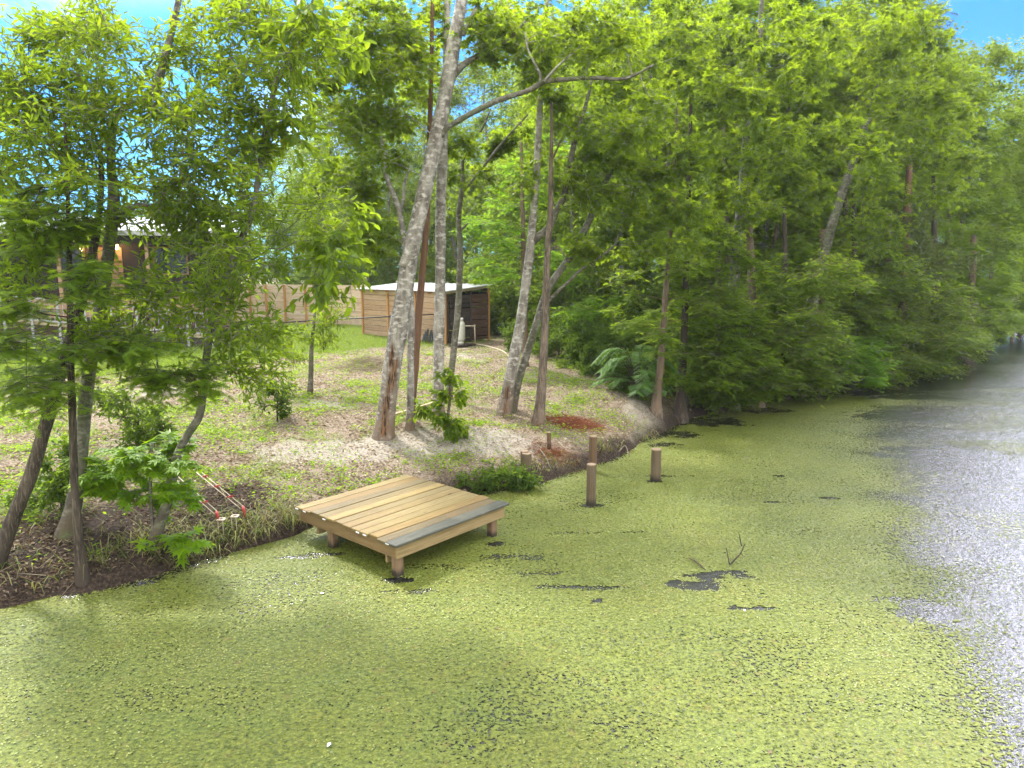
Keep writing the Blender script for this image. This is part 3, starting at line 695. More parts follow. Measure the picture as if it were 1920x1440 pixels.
# ------------------------------------------------------------------ plank fence
FA, FB = ground_at(690, 612), ground_at(430, 604)
fl = np.linalg.norm((FA - FB)[:2]) ; rzf = math.atan2(FA[1] - FB[1], FA[0] - FB[0])
ftop = at_y(607, 533, ground_at(607, 603)[1])[2] - ground_at(607, 603)[2]
fe = empty("plank_fence", FB, "pale horizontal plank fence with orange posts at the back of the lawn", "fence", rz=rzf)
ext = 9.0; npn = 9
mb = MB(); nbd = 9; bh = ftop / nbd
for i in range(nbd):
    x = -ext
    while x < fl - .1:
        ln = min(2.4 + .0, fl - x); zoff = .012 * rng.normal(); box(mb, (x, 0, .03 + i * bh + zoff), (ln - .006, 0, 0), (0, .022, 0), (0, 0, bh - .012), rnd=rng.random()); x += ln
mb.build("plank_panel", M['fencepale'], fe)
for px in (650, 607, 563, 523, 485, 447, 408, 370):
    b = ground_at(px, 604); xq = (b - FB) @ np.array([math.cos(rzf), math.sin(rzf), 0])
    mb = MB(); box(mb, (xq - .05, -.093, -.2), (.10, 0, 0), (0, .09, 0), (0, 0, ftop + .2), rnd=rng.random(), bev=.006); mb.build("post", M['postwood'], fe)

# ------------------------------------------------------------------ wire mesh fence
M['wire'] = flat("dark_wire", (.10, .11, .10), .5, .6)
cf_ = empty("wire_fence", CH[2], "low chain link wire fence crossing the yard in front of the lawn", "fence")
hw = 1.22; top = [p + np.array([0, 0, hw]) for p in CH]
mb = MB()
for a, b in zip(top[:-1], top[1:]): tube(mb, [a, b], .024, 8)
mb.build("top_rail", M['blackmetal'], cf_, True, off=CH[2])
mb = MB(); cell = .085
for a, b in zip(CH[:-1], CH[1:]):
    ln = np.linalg.norm(b - a); u = (b - a) / ln
    s0 = np.arange(-hw, ln, cell)
    for sgn in (1, -1):
        st, en = (s0, s0 + hw) if sgn > 0 else (s0 + hw, s0)
        z0 = np.zeros_like(s0); z1 = z0 + hw
        def clip(sa, za, sb, zb):
            f0 = np.clip((0 - sa) / (sb - sa), 0, 1); f1 = np.clip((ln - sa) / (sb - sa), 0, 1)
            lo = np.where(sb > sa, f0, f1); hi2 = np.where(sb > sa, f1, f0)
            return sa + (sb - sa) * lo, za + (zb - za) * lo, sa + (sb - sa) * hi2, za + (zb - za) * hi2
        sa, za, sb, zb = clip(st, z0, en, z1)
        S = a + u * sa[:, None] + np.stack([za * 0, za * 0, za + .02], -1); E_ = a + u * sb[:, None] + np.stack([za * 0, za * 0, zb + .0], -1)
        sticks(mb, S, E_, .0030, .0030)
mb.build("wire_mesh", M['wire'], cf_, off=CH[2])
for (px, py) in ((-130, 733), (95, 714), (290, 694), (607, 660), (842, 641), (460, 676), (730, 651)):
    b = ground_at(px, py); s_ = np.interp(b[0], [c[0] for c in CH], [c[1] for c in CH]); b[1] = s_; b[2] = terrain(b[0], b[1])
    mb = MB(); zt_ = np.interp(b[0], [c[0] for c in top], [c[2] for c in top]) + .03; tube(mb, [(b[0], b[1], b[2] - .3), (b[0], b[1], zt_), (b[0], b[1], zt_ + .04)], [.028, .028, .012], 8); mb.build("post", M['blackmetal'], cf_, True, off=CH[2])

# ------------------------------------------------------------------ house
M['housedark'] = wood("dark_brown_siding", [(.035, .027, .023), (.042, .033, .028), (.05, .039, .034)], 2, .8)
M['housetan'] = wood("tan_skirt_boards", [(.30, .19, .115), (.35, .23, .14), (.26, .16, .10)], 0, .75)
M['white'] = flat("white_paint", (.30, .30, .29), .5, 0, .08)
M['brick'] = flat("brown_siding", (.16, .10, .07), .8, 0, .3, 14)
M['glass'] = flat("dark_window", (.015, .018, .02), .12)
HG = ground_at(432, 642); HG[1] = 29.5; HG[0] = at_y(432, 600, 29.5)[0]; HG[2] = terrain(HG[0], HG[1]); rzh = R(17)
house = empty("porch_house", HG, "dark brown house with white metal roof and lit porch behind the trees", "house", rz=rzh)
HW = 19.; ez = at_y(370, 428, 29.)[2] - HG[2]; fz = at_y(300, 560, 28.5)[2] - HG[2]
mb = MB(); box(mb, (-HW, 2.2, fz), (HW, 0, 0), (0, 6, 0), (0, 0, ez - fz + .3)); mb.build("wall", M['housedark'], house)
mb = MB(); abox(mb, -HW, 0, 0, 2.19, fz - .06, fz); mb.build("porch_floor", M['housetan'], house)
mb = MB(); k = 0; x = -HW
while x < -.01: 
    for j in range(2): box(mb, (x, -.03, fz - .70 + j * .32), (min(3.6, -x) - .01, 0, 0), (0, .028, 0), (0, 0, .31), rnd=rng.random(), bev=.004)
    x += 3.6
mb.build("porch_skirt", M['housetan'], house)
mb = MB(); abox(mb, -HW, 0, .5, .56, -.2, fz - .07); mb.build("under_wall", M['brick'], house)
for x0 in (-15.4, -12.3, -9.2, -6.1, -3., -.14):
    mb = MB(); abox(mb, x0, x0 + .13, .0, .13, -.2, ez - .1, bev=.006, rnd=.4); mb.build("post", M['housetan'], house)
mb = MB(); abox(mb, -HW, .0, -.02, .12, ez - .62, ez - .24); mb.build("header_board", M['housedark'], house)
rv = np.array([0, 6.2, .85])
mb = MB(); box(mb, (-HW - .4, -.55, ez - .16), (HW + .9, 0, 0), rv, (0, 0, .04))
for k in range(64): box(mb, (-HW - .4 + k * (HW + .86) / 63, -.55, ez - .119), (.03, 0, 0), rv, (0, 0, .025))
mb.build("metal_roof", M['roofmetal'], house)
mb = MB(); abox(mb, -HW - .4, .5, -.585, -.555, ez - .32, ez - .13); mb.build("fascia", M['white'], house)
mb = MB(); abox(mb, -HW - .4, .5, -.55, 2.2, ez - .30, ez - .27); mb.build("soffit", M['housedark'], house)
for (x0, x1) in ((-6.6, -5.7), (-10.6, -9.2), (-3.0, -1.8)):
    fr = MB(); abox(fr, x0 - .08, x1 + .08, 2.14, 2.198, fz + .9, fz + 2.1); f = fr.build("window", M['housetan'], house)
    pn = MB(); abox(pn, x0, x1, 2.12, 2.138, fz + .98, fz + 2.02); pn.build("pane", M['glass'], f)
dr = MB(); abox(dr, -5.15, -4.25, 2.14, 2.198, fz, fz + 2.05); dd_ = dr.build("door", M['housetan'], house)
dh = MB(); tube(dh, [(-4.36, 2.12, fz + 1.0), (-4.36, 2.05, fz + 1.0)], [.02, .035], 8); dh.build("handle", M['blackmetal'], dd_)
t = NT("lamp_glow"); em = t.n("Emission", Color=(1, .62, .25), Strength=14.); M['lamp'] = t.done(em.outputs[0])
for (px, py, r_, pw) in ((218, 463, .10, 16), (152, 468, .055, 4), (169, 469, .055, 4)):
    # the lamp hangs on the porch wall where the sight line meets it
    d = ray(px, py); c_, s_ = math.cos(rzh), math.sin(rzh); nrm = np.array([-s_, c_, 0.]); q0 = HG + nrm * 1.98
    tt = ((q0 - CAM) @ nrm) / (d @ nrm); wp = CAM + d * tt; lp = wp - HG; lx, ly, lz = lp[0] * c_ + lp[1] * s_, -lp[0] * s_ + lp[1] * c_, lp[2]
    lmb = MB(); abox(lmb, lx - .04, lx + .04, 2.06, 2.196, lz + r_ * 1.1, lz + r_ * 1.1 + .05); tube(lmb, [(lx, 2.0, lz + r_ * 1.6), (lx, 2.0, lz + r_)], [.02, r_ * .9], 8); lo = lmb.build("porch_lamp", M['blackmetal'], house)
    gb = MB(); lathe(gb, [(r_ * .5, -r_), (r_ * .8, -r_ * .5), (r_ * .85, .3 * r_), (r_ * .6, r_ * .95)], 12, c=(lx, 2.0, lz)); gb.build("globe", M['lamp'], lo, True)
    pl = bpy.data.lights.new("porch_light", 'POINT'); pl.energy = pw; pl.color = (1, .6, .25); pl.shadow_soft_size = .08
    po = bpy.data.objects.new("porch_light", pl); COL.objects.link(po); po.location = wp - nrm * .25 + np.array([0, 0, .05])
# ramp with white railing in front of the porch
P0, P1 = (-7.6, -1.2, fz - .75), (-.6, -1.2, .35)
ramp = empty("entry_ramp", HG, "sloping ramp with white railing in front of the porch skirt", "ramp", rz=rzh)
P0, P1 = np.array(P0), np.array(P1); u = P1 - P0
mb = MB(); box(mb, P0, u, (0, 1.1, 0), (0, 0, .1)); mb.build("walkway", M['oldwood'], ramp)
for zz in (.95, .15):
    mb = MB(); box(mb, P0 + (0, -.06, zz), u, (0, .05, 0), (0, 0, .06)); mb.build("rail", M['white'], ramp)
for k in range(9):
    q = P0 + u * k / 8; mb = MB(); abox(mb, q[0] - .04, q[0] + .04, q[1] - .145, q[1] - .065, -.2, q[2] + 1.0); mb.build("post", M['white'], ramp)
mb = MB(); S = np.array([P0 + u * k / 48 + (0, -.035, .2) for k in range(49)]); sticks(mb, S, S + (0, 0, .76), .011, .016); mb.build("baluster", M['white'], ramp)["label"] = "row of thin white balusters"
mb = MB(); abox(mb, -6.5, .3, -.2, -.15, -.1, .75); mb.build("base_wall", M['brick'], ramp)

# ------------------------------------------------------------------ trees
SP = {
 'magnolia': dict(shape='lance', L=(.085, .145), W=.30, n=108, tw=11, flat=.8, droop=.12, mat='leaf', out=.75),
 'broad': dict(shape='lance', L=(.12, .18), W=.50, n=36, tw=6, flat=.8, droop=.75, mat='leaf', out=.75),
 'maple': dict(shape='maple', L=(.11, .165), W=1., n=102, tw=14, flat=.65, droop=.35, mat='maple', out=.7),
 'far': dict(shape='maple', L=(.13, .20), W=1., n=150, tw=0, flat=.65, droop=.35, mat='wood_leaf', out=.7),
 'farleaf': dict(shape='leaf', L=(.13, .21), W=.5, n=190, tw=0, flat=.7, droop=.3, mat='wood_leaf', out=.7),
 'cypress': dict(shape='frond', L=(.11, .18), W=.85, n=128, tw=14, flat=.22, droop=.30, mat='cypress', out=.95),
 'cyplight': dict(shape='frond', L=(.13, .20), W=.85, n=110, tw=14, flat=.22, droop=.30, mat='cypress_bright', out=.95),
 'farcyp': dict(shape='frond_lo', L=(.20, .32), W=.95, n=125, tw=0, flat=.22, droop=.32, mat='cypress', out=.95),
 'pine': dict(shape='needle', L=(.22, .32), W=.26, n=60, tw=8, flat=.8, droop=.15, mat='pine', out=.4),
 'young': dict(shape='maple', L=(.12, .19), W=1., n=46, tw=6, flat=.3, droop=.25, mat='young', out=.8),
 'bush': dict(shape='lance', L=(.06, .11), W=.42, n=130, tw=8, flat=.9, droop=.1, mat='bush', out=.75),
 'farbush': dict(shape='leaf', L=(.09, .15), W=.45, n=200, tw=0, flat=.9, droop=.15, mat='bush', out=.75),
}
def crown_leaves(mb, wb, C, Rr, axis_xy, sp):
    """sprays of leaves on twigs in every cluster"""
    per = 6; K = max(3, sp['n'] // per); nC = len(C)
    S = np.repeat(C, K, 0) + rng.normal(size=(nC * K, 3)) * np.repeat(Rr, K)[:, None] * .16
    dirs = rdir(nC * K, sp['flat'])
    outw = C - np.column_stack([axis_xy, C[:, 2]]) if axis_xy.ndim == 2 else C * 0
    outw = unit(outw + 1e-6); outw = np.repeat(outw, K, 0)
    dirs = unit(dirs + outw * (.55 if sp['flat'] < .4 else .2))
    ln = np.repeat(Rr, K) * rng.uniform(.45, 1.1, nC * K)
    E_ = S + dirs * ln[:, None]; E_[:, 2] -= sp['droop'] * .35 * ln
    if sp['tw']:
        m = rng.random(len(S)) < sp['tw'] / max(K, 1) + .25
        sticks(wb, S[m], E_[m], .0045, .002)
    t = (np.arange(per) + .6) / per; t = t[None, :] + rng.normal(size=(nC * K, per)) * .05
    B = S[:, None] + (E_ - S)[:, None] * t[..., None]
    td = unit(E_ - S)[:, None]; up = np.array([0, 0, 1.])
    side = unit(np.cross(np.broadcast_to(td, B.shape), up + rng.normal(size=B.shape) * (.18 if sp['flat'] < .4 else .6)))
    sg = np.where(np.arange(per) % 2 == 0, 1., -1.)[None, :, None]
    D = td * .75 + side * sg * sp['out'] + rng.normal(size=B.shape) * (.12 if sp['flat'] < .4 else .32); D[..., 2] -= sp['droop'] * .8
    Nn = up + rng.normal(size=B.shape) * (.25 if sp['flat'] < .4 else .55)
    B = B.reshape(-1, 3); D = D.reshape(-1, 3); Nn = Nn.reshape(-1, 3)
    Lf = rng.uniform(*sp['L'], len(B))
    tone = np.repeat(rng.normal(size=nC) * .13 + .45, K * per) + rng.normal(size=len(B)) * .17
    leaves(mb, sp['shape'], B, D, Nn, Lf, Lf * sp['W'], np.clip(tone, 0, 1))
def grow(wb, limbs, C, rb=.012, up=.5, minfrac=.2):
    """a branch from the nearest fitting point of the limbs to every cluster"""
    SkP = np.concatenate([p for p, r in limbs]); SkR = np.concatenate([r for p, r in limbs])
    z0 = limbs[0][0][0, 2]; zt = limbs[0][0][-1, 2]
    ok = SkP[:, 2] > z0 + minfrac * (zt - z0)
    if ok.sum() > 2: SkP, SkR = SkP[ok], SkR[ok]
    d0 = np.min(np.linalg.norm(C[:, None] - SkP[None, ::2], axis=2), axis=1)
    for i in np.argsort(d0):
        c = C[i]; v = c - SkP; hd = np.hypot(v[:, 0], v[:, 1]); dist = np.linalg.norm(v, axis=1)
        cost = dist + 1.1 * np.maximum(0, SkP[:, 2] - c[2] + up * hd * .6) + .25 * (SkR > .1)
        j = int(np.argmin(cost)); p = SkP[j]; ln = dist[j]
        if ln < .05: continue
        r0 = min(SkR[j] * .7, rb * (.5 + .42 * ln)) ; r0 = max(r0, .005)
        k = max(4, int(ln / .25) + 2); t = np.linspace(0, 1, k)[:, None]
        ctl = (p + c) / 2 + np.array([0, 0, .14 * ln * up]) + rng.normal(size=3) * .09 * ln
        Q = p * (1 - t) ** 2 + 2 * ctl * t * (1 - t) + c * t ** 2
        Q[1:-1] += rng.normal(size=(k - 2, 3)) * .018 * ln
        rr = np.linspace(r0, max(.004, r0 * .3), k)
        tube(wb, Q, rr, 6 if r0 > .02 else 4, cap=False)
        SkP = np.vstack([SkP, Q[1:]]); SkR = np.concatenate([SkR, rr[1:]])
def trunk_attrs(mb, base, scars, line, hb):
    V = np.concatenate(mb.v); z = V[:, 2] - base[2]
    brown = sstep(hb, .1, z); scar = np.zeros(len(V))
    for (z0, z1, az, wd, k) in scars:
        cx = np.interp(z, line[:, 2] - base[2], line[:, 0]); cy = np.interp(z, line[:, 2] - base[2], line[:, 1])
        a = np.arctan2(V[:, 0] - cx, -(V[:, 1] - cy)); d = np.abs((a - az + np.pi) % (2 * np.pi) - np.pi)
        ww = wd * (.75 + .5 * vnoise(z * 6, z * 0 + k, 3))
        scar = np.maximum(scar, sstep(ww, ww * .55, d) * sstep(z0 - .06, z0 + .06, z) * sstep(z1 + .1, z1 - .1, z))
    return dict(brown=brown, scar=scar)
def px_line(pts, Y, lean, n=6):
    """trunk drawn through picture points at its own distance, leaning in depth"""
    P = []; m = len(pts)
    for i, (px, py, wpx) in enumerate(pts):
        P.append(np.append(at_y(px, py, Y + lean * i / max(1, m - 1)), wpx / 2 / F * (Y + lean * i / max(1, m - 1)) * 1.02))
    P = crom(P, n); return P[:, :3], np.maximum(P[:, 3], .003)
def plant(name, label, trunk, barkm, crowns=(), cat="tree", group=None, lean=0., branches=(), stubs=(), scars=(), hb=1.2, seg=14, flare=.35, Y=None, minfrac=.2, up=.5, ws=1.):
    g = ground_at(trunk[0][0], trunk[0][1]) if Y is None else at_y(trunk[0][0], trunk[0][1], Y)
    Y = g[1]
    P, r = px_line(trunk, Y, lean); r = r * ws
    g[2] = min(g[2], P[0, 2]); zb = float(terrain(P[0, 0], P[0, 1]))
    dist = np.linalg.norm(P - P[0], axis=1)
    r = r * (1 + flare * np.exp(-dist / .22))
    P = np.vstack([P[0] - (0, 0, .35), P]); r = np.concatenate([[r[0] * 1.1], r])
    e = empty(name, P[1], label, cat, group)
    mb = MB(); tube(mb, P, r, seg, .16, seed=trunk[0][0])
    limbs = [(P, r)]
    for (pts, d0, ln_) in stubs:
        Q, q = px_line(pts, Y + d0, ln_); tube(mb, Q, q, 8, .2, seed=pts[0][0]); limbs.append((Q, q))
    brs = []
    for (pts, d0, ln_) in branches:
        Q, q = px_line(pts, Y + d0, ln_); q = q * .8; bm = MB(); tube(bm, Q, q, 10, .14, seed=pts[0][0]); limbs.append((Q, q)); brs.append((bm, Q))
    lb = MB()
    allC = []
    for cr in crowns:
        spn, ells, R0 = cr
        sp = SP[spn]; C = []
        for (cx, cy, rx, ry, n, a, b) in ells:
            th = rng.random(n) * 6.283; q = np.sqrt(rng.random(n)); dy = rng.uniform(a, b, n)
            for k in range(n): C.append(at_y(cx + rx * q[k] * math.cos(th[k]), cy + ry * q[k] * math.sin(th[k]), Y + dy[k]))
        C = np.array(C); C = C[C[:, 2] > (.12 if cat == 'tree' else .05) + np.maximum(0, terrain(C[:, 0], C[:, 1]))]
        grow(mb, limbs, C, minfrac=minfrac, up=up)
        Rr = R0 * rng.uniform(.7, 1.25, len(C))
        ax = np.column_stack([np.interp(C[:, 2], P[:, 2], P[:, 0]), np.interp(C[:, 2], P[:, 2], P[:, 1])])
        lm = MB(); crown_leaves(lm, mb, C, Rr, ax, sp); lm.build("crown", M[sp['mat']], e, off=P[1])
    mb.build("trunk", barkm, e, True, off=P[1], attrs=trunk_attrs(mb, P[1], scars, P, hb))
    for bm, Q in brs:
        k = bm.n; bm.build("branch", M['grey_bark'], e, True, off=P[1], attrs=dict(brown=np.zeros(k), scar=np.zeros(k)))
    return e
UND = None
# --- the near trees on the left bank
plant("leaning_tree", "dark brown trunk leaning to the right at the left end of the bank", [(-8, 1062, 34), (28, 965, 31), (58, 890, 30), (82, 810, 29), (104, 730, 28), (128, 650, 25), (150, 575, 21), (168, 500, 18), (182, 430, 15), (190, 350, 12), (188, 270, 9)], M['dark_bark'],
      [('magnolia', [(60, 300, 95, 110, 20, -.6, 1.2), (40, 490, 80, 60, 5, -.6, .8), (40, 180, 70, 80, 9, -.4, 1.2)], .5)], lean=.8, hb=.8, ws=.8)
plant("slim_cypress", "thin straight dark cypress sapling with feathery flat sprays on the left bank", [(156, 1088, 34), (150, 1040, 26), (143, 960, 20), (138, 870, 18), (135, 760, 17), (132, 650, 15), (131, 540, 13), (129, 430, 11), (126, 330, 8), (121, 230, 6)], M['dark_bark'],
      [('cypress', [(60, 430, 90, 40, 7, -.9, .8), (60, 600, 90, 50, 6, -.9, .9), (190, 520, 80, 40, 4, -.8, .6), (210, 640, 90, 40, 6, -.9, .5), (330, 705, 100, 28, 7, -.4, .4), (70, 720, 90, 25, 6, -.8, .8), (90, 350, 70, 40, 4, -.4, .5)], .50)], hb=.5, flare=.15, ws=.75, minfrac=.3, up=.1)
plant("grey_tree", "thick grey green trunk rising behind the thin cypress on the left bank", [(126, 1002, 46), (140, 935, 36), (152, 850, 33), (160, 760, 32), (172, 670, 30), (190, 570, 29), (203, 480, 28), (213, 370, 26), (208, 300, 19), (218, 220, 16), (258, 190, 13), (288, 172, 20), (310, 105, 17), (333, 10, 14), (350, -110, 10)], M['grey_bark'],
      [('magnolia', [(120, 140, 130, 100, 27, -.9, 1.), (150, 400, 110, 30, 5, -.6, .6), (300, 420, 80, 30, 4, -.6, .6), (260, 290, 130, 80, 18, -.9, .9), (330, 130, 80, 110, 13, -.6, 1.), (260, 540, 110, 40, 6, -.9, .7), (200, 60, 110, 70, 9, -.5, 1.), (330, 390, 80, 40, 6, -.7, .6), (240, 640, 100, 50, 7, -.9, .3)], .5)],
      stubs=[([(216, 410, 14), (236, 395, 12), (262, 385, 10), (290, 390, 8), (310, 402, 6)], 0, -.3)], lean=.3, hb=.7, ws=.74)
plant("crooked_tree", "crooked dark trunk bending right then upward beside the bright sapling", [(284, 1030, 30), (302, 975, 27), (318, 925, 24), (330, 862, 21), (352, 815, 20), (374, 778, 20), (382, 720, 19), (389, 655, 18), (402, 600, 17), (420, 530, 17), (446, 460, 15), (473, 400, 13), (490, 293, 13), (510, 187, 13), (523, 143, 13), (547, 110, 12), (573, 60, 11), (588, 0, 10), (600, -90, 7)], M['grey_bark'],
      [('magnolia', [(420, 310, 110, 100, 22, -.8, 1.2), (490, 190, 90, 100, 20, -.6, 1.2), (450, 470, 110, 80, 14, -.8, .7), (420, 600, 110, 55, 14, -.8, .5), (540, 70, 80, 70, 10, -.6, 1.), (440, 60, 100, 70, 15, -.4, 1.2), (480, 690, 70, 25, 4, -.3, .4), (540, 420, 80, 60, 6, -.4, .8)], .5),
       ('broad', [(600, 500, 60, 60, 9, -.6, .3), (610, 60, 70, 60, 8, -.6, .5), (640, 430, 40, 50, 4, -.4, .3), (560, 250, 60, 60, 5, -.3, .3)], .40)], lean=.2, hb=.8, ws=.74)
plant("small_sapling", "small thin sapling standing alone before the wire fence", [(581, 738, 9), (583, 700, 9), (584, 655, 8), (588, 610, 6), (592, 570, 4)], M['grey_bark'], [('magnolia', [(590, 640, 70, 50, 9, -.5, .5), (520, 660, 40, 35, 4, -.4, .4), (610, 590, 40, 40, 4, -.4, .4)], .40)], hb=.2, seg=8)
plant("young_maple", "bright yellow green maple sapling with layered leaves at the crooked trunk", [(292, 1035, 7), (284, 960, 6), (282, 880, 5), (285, 830, 4)], M['grey_bark'],
      [('young', [(250, 862, 75, 16, 9, -.4, .5), (330, 868, 50, 18, 5, -.4, .3), (215, 912, 60, 16, 7, -.4, .4), (305, 925, 60, 18, 7, -.4, .2), (330, 1005, 30, 14, 3, -.3, 0), (300, 840, 50, 16, 5, 0., .5), (180, 870, 40, 14, 3, 0, .5)], .27)], hb=.2, seg=6, up=.1, flare=0)
plant("dark_shrub", "dense dark green shrub between the leaning trunk and the grey trunk", [(118, 960, 8), (116, 920, 7), (115, 880, 5)], M['dark_bark'], [('bush', [(112, 880, 35, 48, 12, -.4, .4), (30, 950, 45, 40, 10, -.2, .5)], .26)], "shrub", hb=.2, seg=6, flare=0)
plant("leafy_shrub", "mid green leafy shrub behind the bright sapling on the bank", [(262, 870, 7), (260, 830, 6), (258, 790, 5)], M['dark_bark'], [('bush', [(258, 800, 60, 36, 16, -.3, .7), (200, 740, 40, 30, 6, -.2, .5)], .30)], "shrub", hb=.2, seg=6, flare=0)
plant("low_shrub", "small dark low shrub growing alone in the sandy weeds", [(520, 790, 4), (520, 760, 3), (522, 735, 2)], M['dark_bark'], [('bush', [(522, 745, 34, 34, 9, -.3, .3)], .26)], "shrub", hb=.2, seg=5, flare=0)
plant("dock_bush", "low leafy green bush spilling over the bank behind the dock", [(950, 915, 6), (950, 905, 5), (951, 896, 4)], M['dark_bark'], [('bush', [(950, 900, 45, 16, 26, -.3, .5), (880, 908, 40, 12, 16, -.3, .5), (985, 908, 14, 10, 5, -.2, .2)], .24)], "bush", hb=.1, seg=5, flare=0)
# --- the pale trunks in the middle
plant("big_pale_tree", "biggest pale leaning trunk with a peeled brown base and a long branch to the right", [(719, 818, 44), (726, 760, 40), (735, 690, 40), (743, 640, 38), (753, 580, 37), (766, 500, 35), (777, 440, 33), (789, 390, 32), (801, 335, 32), (813, 285, 31), (822, 240, 30), (832, 190, 29), (841, 145, 30), (848, 100, 27), (857, 50, 26), (866, 0, 24), (878, -80, 20), (890, -170, 14)], M['pale_bark'],
      [('maple', [(700, 70, 80, 70, 17, -1.2, 1.5), (665, 190, 95, 80, 20, -1., 1.8), (740, 110, 50, 60, 7, .3, 1.8), (680, 310, 70, 50, 8, -.8, 1.2), (770, 60, 50, 60, 7, -.5, 1.), (985, 90, 80, 60, 18, .1, 2.), (940, 30, 70, 40, 10, .1, 1.8), (1100, 75, 90, 50, 18, -1.2, 1.), (1190, 220, 60, 50, 10, -.6, .8), (620, 140, 60, 80, 10, -.6, 1.4)], .58),
       ('broad', [(660, 60, 60, 40, 6, -.9, .2)], .4)],
      branches=[([(819, 268, 15), (836, 242, 13), (860, 226, 12), (892, 208, 12), (930, 190, 12), (965, 178, 11), (990, 170, 11), (1008, 160, 12), (1024, 152, 11), (1060, 149, 10), (1110, 146, 9), (1165, 148, 7), (1195, 138, 6), (1225, 122, 4)], 0, -.9),
                ([(843, 150, 16), (866, 124, 14), (890, 108, 12), (920, 92, 10), (955, 72, 8), (985, 40, 5)], 0, .5)],
      stubs=[([(1013, 158, 6), (1013, 140, 5), (1003, 120, 4), (990, 92, 3), (985, 60, 2)], -.5, -.2), ([(868, 66, 9), (880, 38, 6), (896, 8, 5), (910, -20, 3)], 0, .2), ([(756, 500, 18), (766, 470, 17), (775, 448, 10)], -.08, -.05), ([(1020, 152, 5), (1050, 120, 4), (1085, 90, 3)], -.6, -.1)],
      scars=[(.05, 1.35, .05, .42, 1.), (1.45, 1.95, -.15, .30, 4.), (1.0, 1.7, .55, .35, 8.), (2.6, 3.3, -1.2, .35, 6.)], hb=1.9, seg=22, flare=.18, ws=.86)
plant("slim_pale_tree", "slim pale trunk standing close behind the biggest pale trunk", [(768, 804, 15), (770, 740, 14), (770, 660, 13), (771, 600, 13), (768, 530, 12), (760, 467, 11), (748, 393, 10), (726, 335, 9), (719, 285, 7), (703, 210, 5)], M['pale_bark'],
      [('maple', [(700, 440, 50, 40, 7, -.3, .9), (650, 360, 60, 60, 8, 0, 1.2), (720, 260, 40, 60, 6, 0, 1.2)], .42)], stubs=[([(750, 400, 7), (757, 370, 6), (758, 345, 5), (770, 310, 3)], 0, .1)], hb=.6, seg=10)
plant("red_brown_tree", "slim reddish brown straight trunk leaning against the pale ones", [(770, 792, 14), (778, 690, 14), (784, 600, 14), (791, 520, 13), (798, 440, 12), (803, 340, 11), (806, 240, 9), (808, 150, 8), (810, 60, 7), (812, -60, 5)], M['red_bark'], [('maple', [(800, 30, 50, 50, 5, .2, 1.5)], .42)], hb=.1, seg=10, Y=ground_at(770, 800)[1] + .25)
plant("straight_pale_tree", "straight upright pale trunk with a leafy vine at its foot", [(822, 788, 24), (822, 720, 21), (823, 640, 20), (825, 560, 20), (826, 480, 19), (826, 400, 19), (829, 320, 18), (832, 240, 16), (836, 160, 14), (838, 80, 12), (838, 0, 11), (836, -120, 8)], M['pale_bark'], [('maple', [(790, 130, 60, 60, 7, .4, 2.2), (870, 300, 60, 60, 7, .6, 2.)], .45)], hb=.9, seg=14, scars=[(.2, .7, .4, .4, 2.)])
plant("forked_sapling", "thin twisting sapling forking into two bare arms right of the straight trunk", [(841, 748, 13), (846, 700, 12), (852, 645, 12), (858, 590, 12), (862, 520, 11), (863, 460, 10), (860, 415, 9), (862, 385, 9), (868, 340, 7), (868, 300, 6), (882, 270, 5), (902, 245, 4), (920, 205, 3)], M['grey_bark'],
      [('maple', [(915, 300, 60, 40, 5, .2, .9), (960, 260, 50, 30, 4, .2, .9)], .36)], branches=[([(866, 362, 7), (886, 338, 6), (910, 308, 6), (935, 276, 5), (957, 250, 4), (990, 215, 3)], 0, -.2)], stubs=[([(863, 432, 5), (872, 424, 4), (878, 418, 3)], 0, 0)], hb=.5, seg=10)
plant("leafy_vine", "bright leafy vine climbing at the foot of the straight pale trunk", [(838, 822, 7), (840, 780, 6), (844, 740, 5), (842, 700, 4)], M['grey_bark'], [('broad', [(842, 800, 26, 20, 8, -.3, .2), (845, 760, 30, 30, 8, -.3, .2), (790, 768, 24, 14, 3, -.2, .1), (838, 715, 14, 20, 2, -.2, .1)], .22)], "vine", hb=.1, seg=6, flare=0)
plant("twin_pale_tree", "pale trunk with a rounded wound low down leaning right before the shed end", [(944, 780, 34), (952, 735, 29), (960, 690, 27), (972, 630, 24), (981, 570, 22), (989, 510, 20), (996, 450, 19), (1001, 390, 16), (1006, 340, 15), (1008, 280, 15), (1011, 230, 14), (1014, 170, 12), (1019, 100, 11), (1024, 20, 10), (1030, -90, 7)], M['pale_bark'],
      [('maple', [(1060, 330, 70, 60, 8, -.6, 1.2), (1120, 250, 80, 60, 11, -.6, 1.2), (1000, 60, 60, 60, 8, -.3, 1.4), (1060, 190, 60, 50, 8, -.2, 1.4), (1140, 330, 80, 50, 12, -.9, .8)], .56)],
      branches=[([(1000, 452, 18), (1014, 440, 17), (1030, 425, 17), (1042, 398, 16), (1056, 370, 14), (1066, 325, 13), (1072, 290, 12), (1082, 250, 10), (1096, 205, 8), (1110, 150, 6)], 0, .2)],
      scars=[(.45, .75, -.1, .55, 3.), (.05, .5, .1, .3, 5.)], hb=1.3, seg=16, flare=.25, ws=.8)
